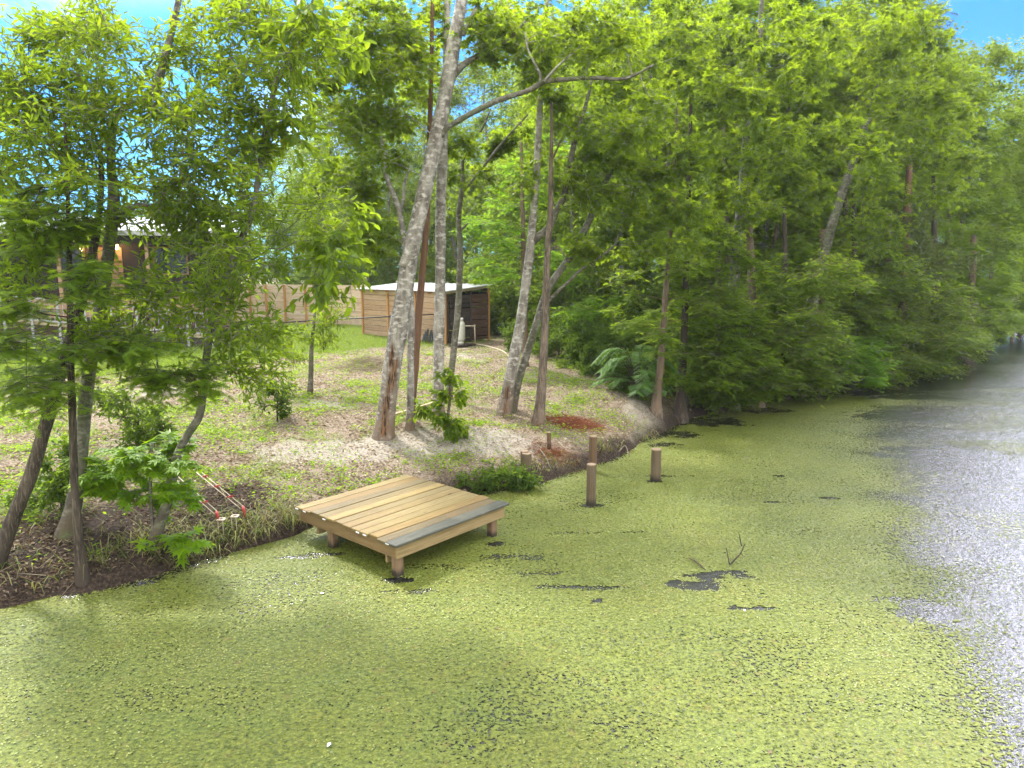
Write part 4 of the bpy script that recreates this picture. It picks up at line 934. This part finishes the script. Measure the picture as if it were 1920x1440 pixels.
plant("leaning_grey_tree", "dark grey trunk leaning strongly right from behind the wounded pale trunk", [(958, 772, 24), (972, 712, 20), (986, 668, 18), (1002, 620, 18), (1014, 580, 17), (1030, 538, 17), (1050, 508, 17), (1074, 474, 16), (1094, 436, 15), (1110, 402, 14), (1130, 350, 12), (1152, 310, 11), (1176, 260, 9), (1200, 200, 8), (1222, 140, 6)], M['grey_bark'],
      [('maple', [(1180, 380, 90, 50, 11, -1., .8), (1230, 300, 80, 70, 13, -1., 1.), (1140, 440, 70, 40, 8, -.8, .6), (1260, 420, 80, 50, 12, -1.2, .6), (1200, 130, 80, 70, 12, -.6, 1.2)], .58)],
      branches=[([(1022, 572, 8), (1044, 548, 8), (1066, 528, 7), (1090, 505, 6), (1120, 485, 5), (1150, 462, 5), (1160, 440, 3)], -.1, -.5)], hb=.8, seg=14, ws=.8)
plant("bare_snag", "thin bare brown dead trunk standing in front of the leaning grey trunk", [(1010, 792, 22), (1016, 720, 16), (1020, 650, 14), (1023, 580, 13), (1025, 510, 12), (1028, 450, 11), (1032, 400, 10), (1033, 330, 8), (1034, 250, 6), (1034, 190, 4)], M['cyp_bark'], [], hb=.2, seg=12, flare=.4, stubs=[([(1033, 300, 5), (1042, 285, 4), (1052, 262, 3)], 0, -.1), ([(1030, 470, 4), (1046, 462, 3), (1058, 480, 2)], 0, -.1)])
plant("pond_cypress", "red brown cypress trunk at the point where bank meets the dark water edge", [(1229, 775, 26), (1234, 730, 19), (1239, 680, 16), (1244, 610, 14), (1249, 540, 12), (1255, 470, 10), (1261, 380, 8), (1266, 280, 6), (1270, 180, 4)], M['cyp_bark'],
      [('cypress', [(1210, 590, 70, 40, 6, -.8, 1.), (1270, 640, 70, 40, 7, -.8, .8), (1230, 500, 80, 40, 7, -.8, 1.), (1280, 400, 80, 60, 8, -.8, 1.), (1310, 560, 60, 40, 6, -1., .5)], .5)], hb=.1, seg=12, up=.05, flare=.35, ws=.8)
plant("dark_foot_cypress", "cypress with a dark flared foot standing in the water beside the red brown one", [(1275, 782, 32), (1277, 745, 24), (1280, 690, 19), (1283, 620, 16), (1286, 540, 14), (1288, 470, 12), (1291, 380, 10), (1294, 260, 8), (1296, 150, 5)], M['dark_bark'],
      [('cypress', [(1350, 620, 90, 50, 18, -1.2, .8), (1340, 520, 90, 50, 16, -1.2, .8), (1390, 690, 80, 35, 14, -1.2, .4), (1300, 705, 50, 25, 7, -.9, 0), (1300, 450, 70, 50, 10, -1, .8)], .52)], hb=.1, seg=12, up=.05, flare=.35, ws=.8)
plant("back_cypress", "light green feathery cypress filling the gap behind the twin pale trunks", [(985, 690, 12), (984, 600, 11), (982, 500, 10), (980, 400, 8), (978, 300, 6), (976, 220, 4)], M['cyp_bark'],
      [('cyplight', [(960, 350, 55, 40, 10, -1., 1.), (930, 430, 60, 40, 12, -1., 1.), (950, 500, 60, 30, 9, -1., 1.), (1000, 290, 50, 40, 6, -1., 1.), (1060, 480, 50, 40, 8, -.6, 1.), (1090, 560, 60, 30, 7, -.6, 1.)], .62)], Y=ground_at(985, 690)[1] + .5, hb=.1, seg=10, up=.05)
# --- trees along the far bank, drawn one by one
RB_ = "trees leaning over the pond on the right bank"
plant("overhanging_maple", "big maple whose leafy boughs hang over the pond right of the cypress pair", [(1372, 764, 26), (1376, 700, 22), (1372, 600, 20), (1380, 480, 18), (1392, 360, 16), (1400, 250, 13), (1420, 120, 10), (1430, -20, 7)], M['grey_bark'],
      [('maple', [(1330, 130, 110, 110, 38, -4.5, .5), (1270, 60, 80, 60, 14, -3, .5), (1440, 200, 110, 90, 30, -4.5, .5), (1530, 330, 90, 40, 14, -4.5, -2), (1400, 330, 110, 60, 22, -4, .5), (1480, 80, 100, 80, 20, -4, .5), (1340, 420, 90, 50, 16, -3, .5), (1600, 270, 60, 40, 7, -4.5, -2.5)], .52)], group=RB_, lean=-.8, hb=.3, up=.35)
plant("bright_maple", "vivid green maple bough mass near the upper right of the bank wood", [(1500, 742, 24), (1510, 660, 20), (1530, 540, 18), (1560, 420, 16), (1600, 300, 13), (1640, 180, 10), (1660, 40, 7)], M['grey_bark'],
      [('maple', [(1690, 110, 80, 90, 32, -3, 1.5), (1740, 230, 80, 70, 28, -3, 1.5), (1620, 60, 80, 60, 16, -2, 1.5), (1780, 330, 60, 50, 12, -2, 1.5), (1590, 180, 70, 70, 14, -2, 1.), (1650, 390, 80, 60, 12, -2, 1.)], .62)], group=RB_, hb=.3, up=.35)
plant("drooping_cypress", "cypress with drooping feathery boughs reaching down to the duckweed", [(1418, 762, 30), (1420, 720, 20), (1416, 640, 16), (1410, 540, 14), (1405, 440, 12), (1400, 330, 9)], M['cyp_bark'],
      [('cypress', [(1470, 560, 110, 50, 24, -2.5, 1.), (1430, 650, 100, 45, 24, -2.5, .5), (1520, 630, 70, 45, 16, -2.5, 0.), (1460, 705, 80, 22, 14, -2.2, 0), (1560, 520, 60, 35, 12, -2.5, 0), (1350, 690, 60, 30, 8, -1.5, 0)], .60)], group=RB_, hb=.1, up=.0, flare=.25)
plant("bright_cypress", "brightest green feathery cypress bough hanging just above the water", [(1532, 732, 24), (1535, 690, 16), (1538, 620, 14), (1540, 540, 12), (1542, 430, 10)], M['cyp_bark'],
      [('cyplight', [(1600, 665, 55, 36, 26, -2., .3), (1640, 695, 30, 20, 10, -2.2, 0), (1560, 640, 40, 25, 9, -1.5, .3)], .52), ('cypress', [(1590, 570, 70, 50, 18, -1., 1.), (1560, 480, 80, 50, 14, -1., 1.)], .6)], group=RB_, hb=.1, up=.0, flare=.25)
plant("olive_cypress", "olive green cypress bough sweeping out over the open dark water", [(1650, 712, 24), (1655, 670, 18), (1660, 600, 15), (1664, 500, 12), (1668, 400, 9)], M['cyp_bark'],
      [('cypress', [(1710, 682, 90, 16, 20, -2.5, .5), (1700, 630, 90, 40, 24, -2., 1.), (1750, 560, 80, 50, 22, -1.5, 1.), (1650, 560, 70, 50, 14, -1, 1.), (1790, 620, 50, 40, 12, -2, .5)], .68)], group=RB_, hb=.1, up=.0, flare=.25)
plant("loblolly_pine", "olive needled pine crown in the right bank wood", [(1690, 705, 20), (1692, 600, 18), (1694, 500, 16), (1700, 400, 13), (1706, 300, 10)], M['red_bark'],
      [('pine', [(1690, 450, 90, 55, 26, -2., 1.5), (1760, 490, 50, 40, 10, -2, 1.), (1640, 400, 60, 40, 9, -1, 1.5)], .60)], group=RB_, hb=.1, up=.3)
plant("bend_cypress", "hazy cypress at the bend where the pond turns out of sight", [(1815, 672, 18), (1818, 620, 15), (1822, 540, 12), (1826, 440, 9)], M['cyp_bark'],
      [('farcyp', [(1840, 600, 60, 50, 16, -2.5, 1.5), (1850, 520, 60, 50, 14, -2, 1.5), (1800, 480, 60, 60, 10, -1, 1.5)], .9)], group=RB_, hb=.1, up=.0, flare=.5)

for (nm, lab, bx, by, ex) in [("drooping_cypress", "cypress with low boughs brushing the dark water just right of the cypress pair", 1345, 770, [(1335, 738, 45, 14, 12, -1., 0), (1395, 735, 50, 12, 12, -1., 0), (1340, 700, 60, 30, 16, -1.8, 0), (1380, 640, 70, 50, 20, -1.8, .3), (1330, 580, 70, 40, 12, -1.6, .3)]),
                             ("drooping_cypress", "cypress whose boughs fan out low between the bright bough and the cypress pair", 1470, 748, [(1480, 722, 60, 12, 14, -1.2, 0), (1550, 712, 50, 10, 10, -1.2, 0), (1480, 690, 70, 28, 18, -2., 0), (1500, 620, 80, 40, 20, -2., .3), (1450, 540, 80, 50, 16, -2., .3)]),
                             ("drooping_cypress", "cypress with layered boughs just left of the olive sweeping bough", 1600, 722, [(1640, 706, 50, 9, 10, -1.4, 0), (1650, 640, 60, 36, 18, -2., .3), (1620, 590, 70, 40, 16, -2., .3), (1660, 520, 70, 40, 14, -2., .3)]),
                             ("drooping_cypress", "hazy cypress with low boughs right of the olive sweeping bough", 1750, 690, [(1760, 684, 60, 8, 12, -1.4, 0), (1790, 650, 60, 24, 18, -2.5, .3), (1780, 590, 70, 40, 20, -2.5, .3), (1830, 640, 40, 20, 10, -2.5, 0)])]:
    plant(nm, lab, [(bx, by, 20), (bx + 2, by - 60, 15), (bx + 3, by - 150, 12), (bx + 2, by - 260, 9), (bx, by - 360, 6)], M['dark_bark'], [('cypress', ex, .62)], group=RB_, hb=.1, up=0., flare=.35)
# --- forest trees: a few kinds grown once, then copied one by one
def forest_tree(name, seed, h, r, nC, spn, R0, label, zlo=.3, kind='round', barkm='wood_bark', tr=.15):
    global rng
    keep = rng; rng = np.random.default_rng(seed)
    e = empty(name, (0, 0, 0), label, "tree")
    k = 9; z = np.linspace(-.4, h * .96, k); wob = np.cumsum(rng.normal(size=(k, 2)) * .10, 0); wob -= wob[0]
    P = crom(np.column_stack([wob, z]), 5); rr = np.interp(P[:, 2], [-.4, .3, h * .5, h], [tr * 1.15, tr, tr * .62, .02])
    mb = MB(); tube(mb, P, rr, 10, .15, seed=seed)
    if kind == 'cone':
        zz = h * (zlo + (1 - zlo) * rng.random(nC) ** .9); rad = r * (1.02 - (zz / h)) ** .7 * np.sqrt(rng.uniform(.12, 1, nC))
    else:
        f = rng.random(nC); zz = h * (zlo + (1 - zlo) * f); rad = r * np.sin(np.pi * np.clip(.12 + .83 * f, 0, 1)) ** .7 * np.sqrt(rng.uniform(.1, 1, nC))
    th = rng.random(nC) * 6.283; lop = 1 + .3 * np.sin(th + rng.random() * 6) ; C = np.column_stack([rad * lop * np.cos(th), rad * lop * np.sin(th), zz])
    sp = SP[spn]; grow(mb, [(P, rr)], C, .016, up=.0 if kind == 'cone' else .5, minfrac=.12)
    lm = MB(); crown_leaves(lm, mb, C, R0 * rng.uniform(.7, 1.3, nC), C[:, :2] * 0, sp)
    lm.build("crown", M[sp['mat']], e); n = mb.n
    mb.build("trunk", M[barkm], e, True, attrs=dict(brown=sstep(2., .2, np.concatenate(mb.v)[:, 2]), scar=np.zeros(n)))
    rng = keep; return e
PROTO = {
 'A': forest_tree("broadleaf_tree", 101, 14.5, 3.6, 105, 'far', .95, ""),
 'B': forest_tree("broadleaf_tree", 102, 17., 4.2, 120, 'farleaf', 1.05, "", .35),
 'C': forest_tree("forest_cypress", 103, 15., 3.4, 120, 'farcyp', .95, "", .08, 'cone', 'cyp_bark'),
 'D': forest_tree("pine_tree", 104, 19., 3.0, 90, 'pine', .95, "", .5, 'round', 'red_bark', .17),
 'E': forest_tree("broadleaf_tree", 105, 9., 3.0, 85, 'far', .9, "", .1),
 'G': forest_tree("broadleaf_tree", 106, 12., 3.2, 95, 'farleaf', 1., "", .15),
}
used = set()
def put(kind, px, Y, h=1., label="", group=None, rz=None):
    x = (px - CX) / F * Y * math.cos(0); z = max(-.05, float(terrain(x, Y)))
    rz = rng.random() * 6.283 if rz is None else rz
    p = PROTO[kind]
    if kind in used: return dup(p, (x, Y, z), rz, h, label, group)
    used.add(kind); p.location = (x, Y, z); p.rotation_euler = (0, 0, rz); p.scale = (h,) * 3; p["label"] = label
    if group: p["group"] = group
    return p
W1, W2, W3 = "trees in the pale wood behind the shed and fence", "trees deep in the dark right bank wood", "trees around the far bend of the pond"
for i, (k, px, Y, h) in enumerate([('B', 560, 62, .8), ('A', 640, 50, .95), ('D', 700, 56, .95), ('G', 745, 47, 1.), ('B', 800, 52, 1.), ('D', 850, 60, 1.), ('A', 905, 45, 1.05), ('B', 960, 50, .95), ('D', 770, 66, 1.05), ('G', 610, 47, .9), ('E', 690, 44, .85), ('E', 860, 41, .95), ('A', 480, 68, .55), ('G', 380, 72, .55), ('E', 200, 60, .7), ('E', 60, 62, .7)]):
    put(k, px, Y, h, {'A': "rounded maple-like tree in the pale hazy wood beyond the plank fence", 'B': "tall small-leaved tree in the pale hazy wood beyond the plank fence", 'D': "tall pine in the pale hazy wood beyond the plank fence", 'G': "mid-sized small-leaved tree in the pale hazy wood beyond the fence", 'E': "short bushy tree at the front of the pale wood beyond the fence"}[k], W1)
for i, (k, px, Y, h) in enumerate([('E', 975, 34, 1.), ('A', 1030, 36, .95), ('G', 1080, 31, 1.), ('C', 1120, 28, .8), ('B', 1150, 34, .9), ('A', 1200, 30, 1.), ('E', 1180, 25.5, .75), ('G', 1260, 27, 1.), ('D', 1300, 33, .9), ('B', 1330, 29, .95), ('C', 1360, 25.5, .85), ('A', 1410, 28, 1.), ('C', 1460, 26, .9), ('G', 1510, 30, 1.), ('B', 1560, 34, .95), ('C', 1580, 28, .85), ('A', 1620, 31, 1.05), ('D', 1660, 36, .9), ('C', 1700, 30.5, .85), ('G', 1730, 34, 1.05), ('E', 1440, 23.8, .5), ('E', 1600, 27, .6), ('A', 1530, 40, 1.15), ('B', 1380, 38, 1.05), ('B', 1240, 40, 1.), ('A', 1100, 42, 1.05), ('D', 1020, 48, .95)]):
    put(k, px, Y, h, {'A': "rounded maple-like tree crowded in the dark wood along the right bank", 'B': "tall small-leaved tree crowded in the dark wood along the right bank", 'C': "feathery cone-shaped cypress crowded in the wood along the right bank", 'D': "tall pine crowded in the dark wood along the right bank", 'G': "mid-sized small-leaved tree crowded in the wood along the right bank", 'E': "short bushy understorey tree in the dark wood along the right bank"}[k], W2)
for i, (k, px, Y, h) in enumerate([('A', 1790, 37, 1.), ('C', 1770, 34.5, .85), ('B', 1850, 42, .95), ('C', 1860, 38.5, .8), ('G', 1915, 43, 1.), ('A', 1960, 47, 1.05), ('C', 1900, 40.5, .6), ('A', 1880, 54, 1.1), ('E', 1935, 42, .8), ('E', 2000, 60, .8), ('E', 1920, 76, 1.), ('E', 1990, 84, 1.), ('E', 2060, 88, 1.), ('E', 2130, 90, 1.)]):
    put(k, px, Y, h, {'A': "pale rounded maple-like tree at the far bend of the pond", 'B': "pale tall small-leaved tree at the far bend of the pond", 'C': "pale feathery cypress at the far bend of the pond", 'G': "pale mid-sized small-leaved tree at the far bend of the pond", 'E': "pale short bushy tree at the far bend of the pond"}[k], W3)
W4 = "distant trees seen low behind the house and fence"
for i, (k, px, Y, h) in enumerate([('E', -250, 62, 1.), ('E', -120, 70, 1.05), ('G', 0, 74, .72), ('E', 130, 72, 1.), ('E', 270, 66, .95), ('G', 330, 76, .75), ('E', 430, 62, .9), ('E', 500, 58, .9), ('E', 570, 56, 1.), ('E', 640, 60, 1.1), ('E', 740, 58, 1.1), ('E', 800, 50, 1.), ('E', 900, 54, 1.1), ('E', 1000, 56, 1.2), ('E', 1090, 50, 1.1), ('G', 1180, 52, 1.), ('E', 1270, 46, 1.1), ('G', 1340, 50, 1.1), ('E', 1430, 44, 1.1), ('G', 1500, 50, 1.1), ('E', 1580, 44, 1.1), ('G', 1660, 50, 1.1), ('E', 1740, 46, 1.1), ('G', 1820, 56, 1.1), ('B', 580, 82, .85), ('G', 650, 78, 1.2), ('B', 720, 80, .9), ('G', 790, 76, 1.2), ('B', 860, 82, .9), ('G', 930, 74, 1.2), ('B', 1010, 80, .9), ('G', 1090, 72, 1.2), ('B', 1170, 76, .9), ('G', 1260, 70, 1.2), ('B', 1350, 72, .9), ('G', 1440, 68, 1.2), ('B', 1540, 70, .9), ('G', 1640, 66, 1.2)]):
    put(k, px, Y, h, {'E': "distant short bushy tree showing low between nearer trunks", 'G': "distant mid-sized tree showing low between nearer trunks", 'B': "farthest tall tree showing low between nearer trunks"}[k], W4)
# --- bushes of the undergrowth
def bush_proto(seed, h, r, nC, spn, R0, name="wood_bush"):
    global rng
    keep = rng; rng = np.random.default_rng(seed); e = empty(name, (0, 0, 0), "", "bush"); mb = MB(); limbs = []
    for k in range(5):
        a = k * 1.26 + rng.random(); P = crom([(0, 0, -.15), (.12 * r * math.cos(a), .12 * r * math.sin(a), h * .3), (.4 * r * math.cos(a), .4 * r * math.sin(a), h * .75)], 4); q = np.linspace(.02, .008, len(P)); tube(mb, P, q, 6); limbs.append((P, q))
    f = rng.random(nC); th = rng.random(nC) * 6.283; rad = r * np.sqrt(rng.random(nC)) * np.sqrt(np.clip(1 - (f * .9) ** 2, .05, 1)); C = np.column_stack([rad * np.cos(th), rad * np.sin(th), h * (.08 + .9 * f)])
    grow(mb, limbs, C, .009, up=.4, minfrac=.0); lm = MB(); crown_leaves(lm, mb, C, R0 * rng.uniform(.7, 1.3, nC), C[:, :2] * 0, SP[spn])
    lm.build("foliage", M[SP[spn]['mat']], e); mb.build("stems", M['dark_bark'], e, True, attrs=dict(brown=np.zeros(mb.n), scar=np.zeros(mb.n))); rng = keep; return e
BP = [bush_proto(201, 2.4, 1.3, 46, 'farbush', .45), bush_proto(202, 1.7, 1.2, 40, 'farbush', .42), bush_proto(203, 2.8, 1.4, 46, 'farcyp', .6, "young_cypress")]
bu = set()
def putb(k, px, py, sc, lab, grp, Y=None):
    g0 = ground_at(px, py) if Y is None else np.array([(px - CX) / F * Y, Y, float(terrain((px - CX) / F * Y, Y))]); p = BP[k]; rz_ = rng.random() * 6.283
    if k in bu: return dup(p, g0, rz_, sc, lab, grp)
    bu.add(k); p.location = g0; p.rotation_euler = (0, 0, rz_); p.scale = (sc,) * 3; p["label"] = lab; p["group"] = grp
UB = "undergrowth bushes between the shed and the pond"
for k, px, py, sc in [(0, 940, 628, .9), (1, 985, 655, .8), (0, 1010, 632, 1.), (1, 1050, 672, .9), (0, 1075, 640, 1.2), (1, 1105, 690, .85), (0, 1130, 660, 1.15), (1, 1150, 705, .8), (0, 1170, 672, 1.1), (0, 1205, 690, 1.1), (2, 1215, 715, .7), (1, 1190, 735, .6), (0, 925, 612, 1.2), (0, 970, 612, 1.3), (0, 1250, 700, 1.1), (1, 1120, 640, 1.3)]:
    putb(k, px, py, sc, ["tall leafy undergrowth bush between the shed and the pond trees", "low leafy undergrowth bush between the shed and the pond trees", "small feathery young cypress beside the red brown cypress trunk"][k], UB)
UC = "low bushes at the foot of the right bank wood"
for k, px, Y, sc in [(1, 1330, 22.5, .8), (2, 1380, 22.8, .6), (1, 1440, 24.5, .9), (2, 1490, 25, .6), (0, 1550, 27.5, .8), (1, 1600, 28, .9), (2, 1680, 29.5, .6), (0, 1760, 33, .8), (1, 1310, 26, 1.1), (0, 1400, 28, 1.1), (0, 1490, 30, 1.1), (0, 1590, 33, 1.2), (0, 1690, 35, 1.2), (1, 1840, 38, .9)]:
    putb(k, px, 0, sc, ["taller dark bush at the foot of the right bank wood", "low dark bush at the foot of the right bank wood", "small feathery cypress seedling at the foot of the right bank wood"][k], UC, Y)
UF = "bushes along the back fence"
for k, px, Y, sc in [(0, 660, 42, 1.), (1, 720, 42, 1.2), (0, 780, 41, 1.1), (0, 880, 38, 1.1), (0, 600, 45, 1.), (1, 840, 40, 1.2), (0, 920, 36, 1.2), (0, 540, 46, 1.), (1, 480, 46, 1.1)]:
    putb(k, px, 0, sc, ["tall pale bush standing just behind the plank fence and shed", "low pale bush standing just behind the plank fence and shed", ""][k], UF, Y)
# --- the blue green feathery plant
b = ground_at(1195, 745); e = empty("feathery_mimosa", b, "blue green feathery plant with arching fronds beside the red brown cypress", "plant"); mb = MB(); lm = MB()
for k in range(34):
    a = rng.random() * 6.283; rr_ = rng.uniform(.35, 1.05); hh = rng.uniform(.35, 1.5); P = crom([(0, 0, -.05), (rr_ * .35 * math.cos(a), rr_ * .35 * math.sin(a), hh * .85), (rr_ * .8 * math.cos(a), rr_ * .8 * math.sin(a), hh), (rr_ * 1.2 * math.cos(a), rr_ * 1.2 * math.sin(a), hh * .72)], 5)
    tube(mb, P, np.linspace(.010, .003, len(P)), 5, cap=False); Q = P[5:]; dq = unit(np.gradient(P, axis=0))[5:]
    for sg in (-1, 1):
        sd_ = unit(np.cross(dq, [0, 0, 1.])) * sg; leaves(lm, 'frond', Q, sd_ + dq * .5 - np.array([0, 0, .35]), np.tile([0, 0, 1.], (len(Q), 1)) + rng.normal(size=Q.shape) * .2, rng.uniform(.20, .30, len(Q)), .16, np.clip(rng.normal(size=len(Q)) * .25 + .5, 0, 1))
lm.build("fronds", M['bluefern'], e); mb.build("stems", M['dark_bark'], e, attrs=dict(brown=np.zeros(mb.n), scar=np.zeros(mb.n)))

# ------------------------------------------------------------------ ground cover
def scatter(n, x0, x1, y0, y1):
    y = y0 + (y1 - y0) * rng.random(n) ** 1.25; hw_ = .78 * y + 1.; x = np.clip(-hw_ + 2 * hw_ * rng.random(n), x0, x1); m = (x > x0) & (x < x1); return x[m], y[m]
def on(x, y, dz=0.): return np.column_stack([x, y, terrain(x, y) + dz])
# dead leaves
x, y = scatter(230000, -14, 12, 6.5, 30); z_ = zones(x, y); d = (y - shore_y(x)) * .74
pr = np.clip(.75 - .45 * z_[0] - .9 * z_[1] - .45 * z_[2] * (fbm(x * 3, y * 3, 44) > .5), .04, 1) * (d > .05) * sstep(.34, .6, fbm(x * 1.7, y * 1.7, 45) + .12)
m = rng.random(len(x)) < pr; x, y = x[m], y[m]; n = len(x); print("litter", n)
mb = MB(); tone = np.clip(rng.normal(size=n) * .24 + .46 - .42 * zones(x, y)[4], 0, 1)
leaves(mb, 'leaf', on(x, y, .012), rdir(n, .2), unit(np.column_stack([rng.normal(size=(n, 2)) * .45, np.ones(n)])), rng.uniform(.04, .10, n), rng.uniform(.018, .045, n), tone)
xs_, ys_ = scatter(2600, -12, 9, 6.5, 26); k_ = (ys_ - shore_y(xs_)) > .1; xs_, ys_ = xs_[k_], ys_[k_]; S = on(xs_, ys_, .015); E_ = S + rdir(len(S), .12) * rng.uniform(.06, .40, len(S))[:, None]; E_[:, 2] = terrain(E_[:, 0], E_[:, 1]) + .03
sticks(mb, S, E_, .006, .003, rnd=rng.uniform(.1, .8, len(S)))
tag(mb.build("leaf_litter", M['litter']), "brown and tan dead leaves and twigs strewn over the sandy bank", "leaf litter", kind='stuff')
# red pine straw
g0 = ground_at(1075, 795); n = 2300; x = g0[0] + rng.normal(size=n) * .36; y = g0[1] + rng.normal(size=n) * .25; g1 = ground_at(1035, 850); n2 = 500; x = np.append(x, g1[0] + rng.normal(size=n2) * .3); y = np.append(y, g1[1] + rng.normal(size=n2) * .2)
S = on(x, y, .01 + .03 * rng.random(len(x))); E_ = S + rdir(len(S), .15) * rng.uniform(.08, .2, len(S))[:, None]; mb = MB(); sticks(mb, S, E_, .0035, .002, rnd=rng.random(len(S)))
tag(mb.build("pine_straw", M['straw']), "rust red patch of fallen pine straw on the bank", "pine straw", kind='stuff')
# straw heap by the fence
g0 = ground_at(682, 690); n = 2600; x = g0[0] + rng.normal(size=n) * .42; y = g0[1] + .2 + rng.normal(size=n) * .3; S = on(x, y, .02 + .04 * rng.random(n)); E_ = S + rdir(n, .25) * rng.uniform(.08, .22, n)[:, None]; mb = MB(); sticks(mb, S, E_, .004, .002, rnd=rng.uniform(.35, .9, n))
tag(mb.build("straw_heap", M['litter']), "low heap of dry brown straw on the ground left of the biggest pale trunk", "straw", kind='stuff')
# lawn and grass tufts
x, y = scatter(330000, -34, 4, 12, 46); z_ = zones(x, y); pr = np.maximum(z_[1] * np.clip(1.1 - .012 * y, .4, 1), .30 * z_[2] * (fbm(x * 4, y * 4, 47) > .45)) * (1 - .85 * z_[0])
m = rng.random(len(x)) < pr; x, y = x[m], y[m]; n = len(x); print("grass", n)
mb = MB(); up = unit(np.column_stack([rng.normal(size=(n, 2)) * .55, np.ones(n)])); hgt = rng.uniform(.06, .15, n) * (1 + .5 * (zones(x, y)[1] > .6))
leaves(mb, 'blade', on(x, y, -.01), up, rdir(n, .3), hgt, rng.uniform(.008, .014, n) * (1 + y * .02), np.clip(rng.normal(size=n) * .22 + .45, 0, 1))
tag(mb.build("lawn_grass", M['grass']), "sunny yellow green lawn grass and tufts", "grass", kind='stuff')
# weeds
nb_ = 4000; x, y = scatter(nb_ * 3, -13, 8.5, 7, 27); z_ = zones(x, y); d = (y - shore_y(x)) * .74
pr = (.10 + .9 * sstep(.42, .62, fbm(x * 1.1, y * 1.1, 46))) * (1 - .8 * z_[0]) * (d > .35) * (1 - .92 * z_[4]) * (1 - z_[5]); m = rng.random(len(x)) < pr; cx_, cy_ = x[m], y[m]; print("weeds", len(cx_))
ns = rng.integers(8, 30, len(cx_)); sc_ = np.repeat(rng.uniform(.05, .22, len(cx_)), ns); X = np.repeat(cx_, ns) + rng.normal(size=ns.sum()) * sc_; Yq = np.repeat(cy_, ns) + rng.normal(size=ns.sum()) * sc_; n = len(X)
mb = MB(); Bq = on(X, Yq, .0); Bq[:, 2] += rng.random(n) * sc_ * .9; leaves(mb, 'leaf', Bq, rdir(n, .35), unit(np.column_stack([rng.normal(size=(n, 2)) * .5, np.ones(n)])), rng.uniform(.04, .10, n), rng.uniform(.018, .04, n), np.clip(rng.normal(size=n) * .25 + .4, 0, 1))
tag(mb.build("weeds", M['young']), "low bright green weeds dotted over the sandy ground", "weeds", kind='stuff')
# long drooping grass on the bank edge
mb = MB()
for (px, py, n0, r0_, L0) in [(420, 1030, 220, .4, .34), (500, 1005, 220, .4, .36), (360, 1055, 140, .4, .3), (560, 985, 160, .3, .34), (300, 1050, 80, .6, .3), (210, 1040, 50, .6, .3), (60, 1100, 50, .6, .3), (450, 1015, 120, .3, .26), (1150, 850, 120, .35, .25), (1210, 820, 120, .4, .3), (1060, 870, 90, .3, .2), (130, 1085, 40, .5, .28), (560, 1010, 120, .25, .4), (60, 980, 60, .5, .3), (320, 1010, 50, .4, .2), (370, 960, 20, .3, .15), (1000, 880, 60, .25, .2)]:
    g0 = ground_at(px, py); x = g0[0] + rng.normal(size=n0) * r0_; y = g0[1] + rng.normal(size=n0) * r0_ * .6; k_ = (y - shore_y(x)) > .02; x, y = x[k_], y[k_]; n = len(x); a = rng.random(n) * 6.283; hd = np.column_stack([np.cos(a), np.sin(a) - .5, 0 * a]); hd = unit(hd)
    Ln = L0 * rng.uniform(.5, 1.3, n); wd = rng.uniform(.003, .0065, n); p0 = on(x, y, -.01); pts = [p0]; 
    for f, hz in ((.3, .30), (.62, .42), (.88, .34), (1.1, .12)): pts.append(p0 + hd * (Ln * f)[:, None] + np.array([0, 0, 1.])[None] * (Ln * hz * 1.3)[:, None])
    sd_ = np.cross(hd, [0, 0, 1.]); V = np.stack([np.stack([p - sd_ * (wd * s)[:, None], p + sd_ * (wd * s)[:, None]], 1) for p, s in zip(pts, (1, 1, .9, .7, .2))], 1).reshape(-1, 3)
    q = (np.array([[0, 1, 3, 2], [2, 3, 5, 4], [4, 5, 7, 6], [6, 7, 9, 8]])[None] + (np.arange(n) * 10)[:, None, None]).reshape(-1, 4); mb.add(V, q, rnd=np.repeat(np.clip(rng.normal(size=n) * .3 + .5, 0, 1), 10))
tag(mb.build("bank_grass", M['bankgrass']), "long drooping grass hanging over the dark bank edge", "bank grass", kind='stuff')
# bare roots hanging at the bank
for (pts, lab) in [([(1012, 845), (1024, 866), (1036, 890)], "pale curved bare root on the bank beside the edge post"), ([(1160, 850), (1172, 842), (1180, 858)], "small pale bare root loop hanging at the bank right of the tall post")]:
    P = [ground_at(*q) + (0, 0, .03 + .05 * (i == 1)) for i, q in enumerate(pts)]; e = empty("bare_root", P[0], lab, "root"); mb = MB(); Q = crom(P, 6); tube(mb, Q, np.linspace(.016, .009, len(Q)), 7, .15); mb.build("root_strand", M['cyp_bark'], e, True, off=P[0], attrs=dict(brown=np.zeros(mb.n), scar=np.zeros(mb.n)))
# fallen leaves floating on the duckweed
for i, (px, py, lab) in enumerate([(600, 1112, "pale fallen leaf floating on the duckweed in front of the dock"), (620, 1392, "white fallen petal near the bottom edge on the duckweed"), (1372, 1042, ""), (616, 1172, "brown fallen leaf floating on the duckweed left of the open hole"), (1395, 1142, "white petal floating beside the small black holes"), (1440, 1412, "brown fallen leaf near the lower right on the duckweed"), (928, 1178, "orange fallen leaf floating in the middle of the duckweed")]):
    if not lab: continue
    p = at_z(px, py, .022); mb = MB(); leaves(mb, 'lance', p[None] - 0, rdir(1, .05), np.array([[.1, -.2, 1.]]), .055, .03, [.98 if 'brown' not in lab and 'orange' not in lab else .3]); o = mb.build("fallen_leaf", M['paper'] if ('white' in lab or 'pale' in lab) else M['litter']); tag(o, lab, "leaf", "fallen leaves on the pond")
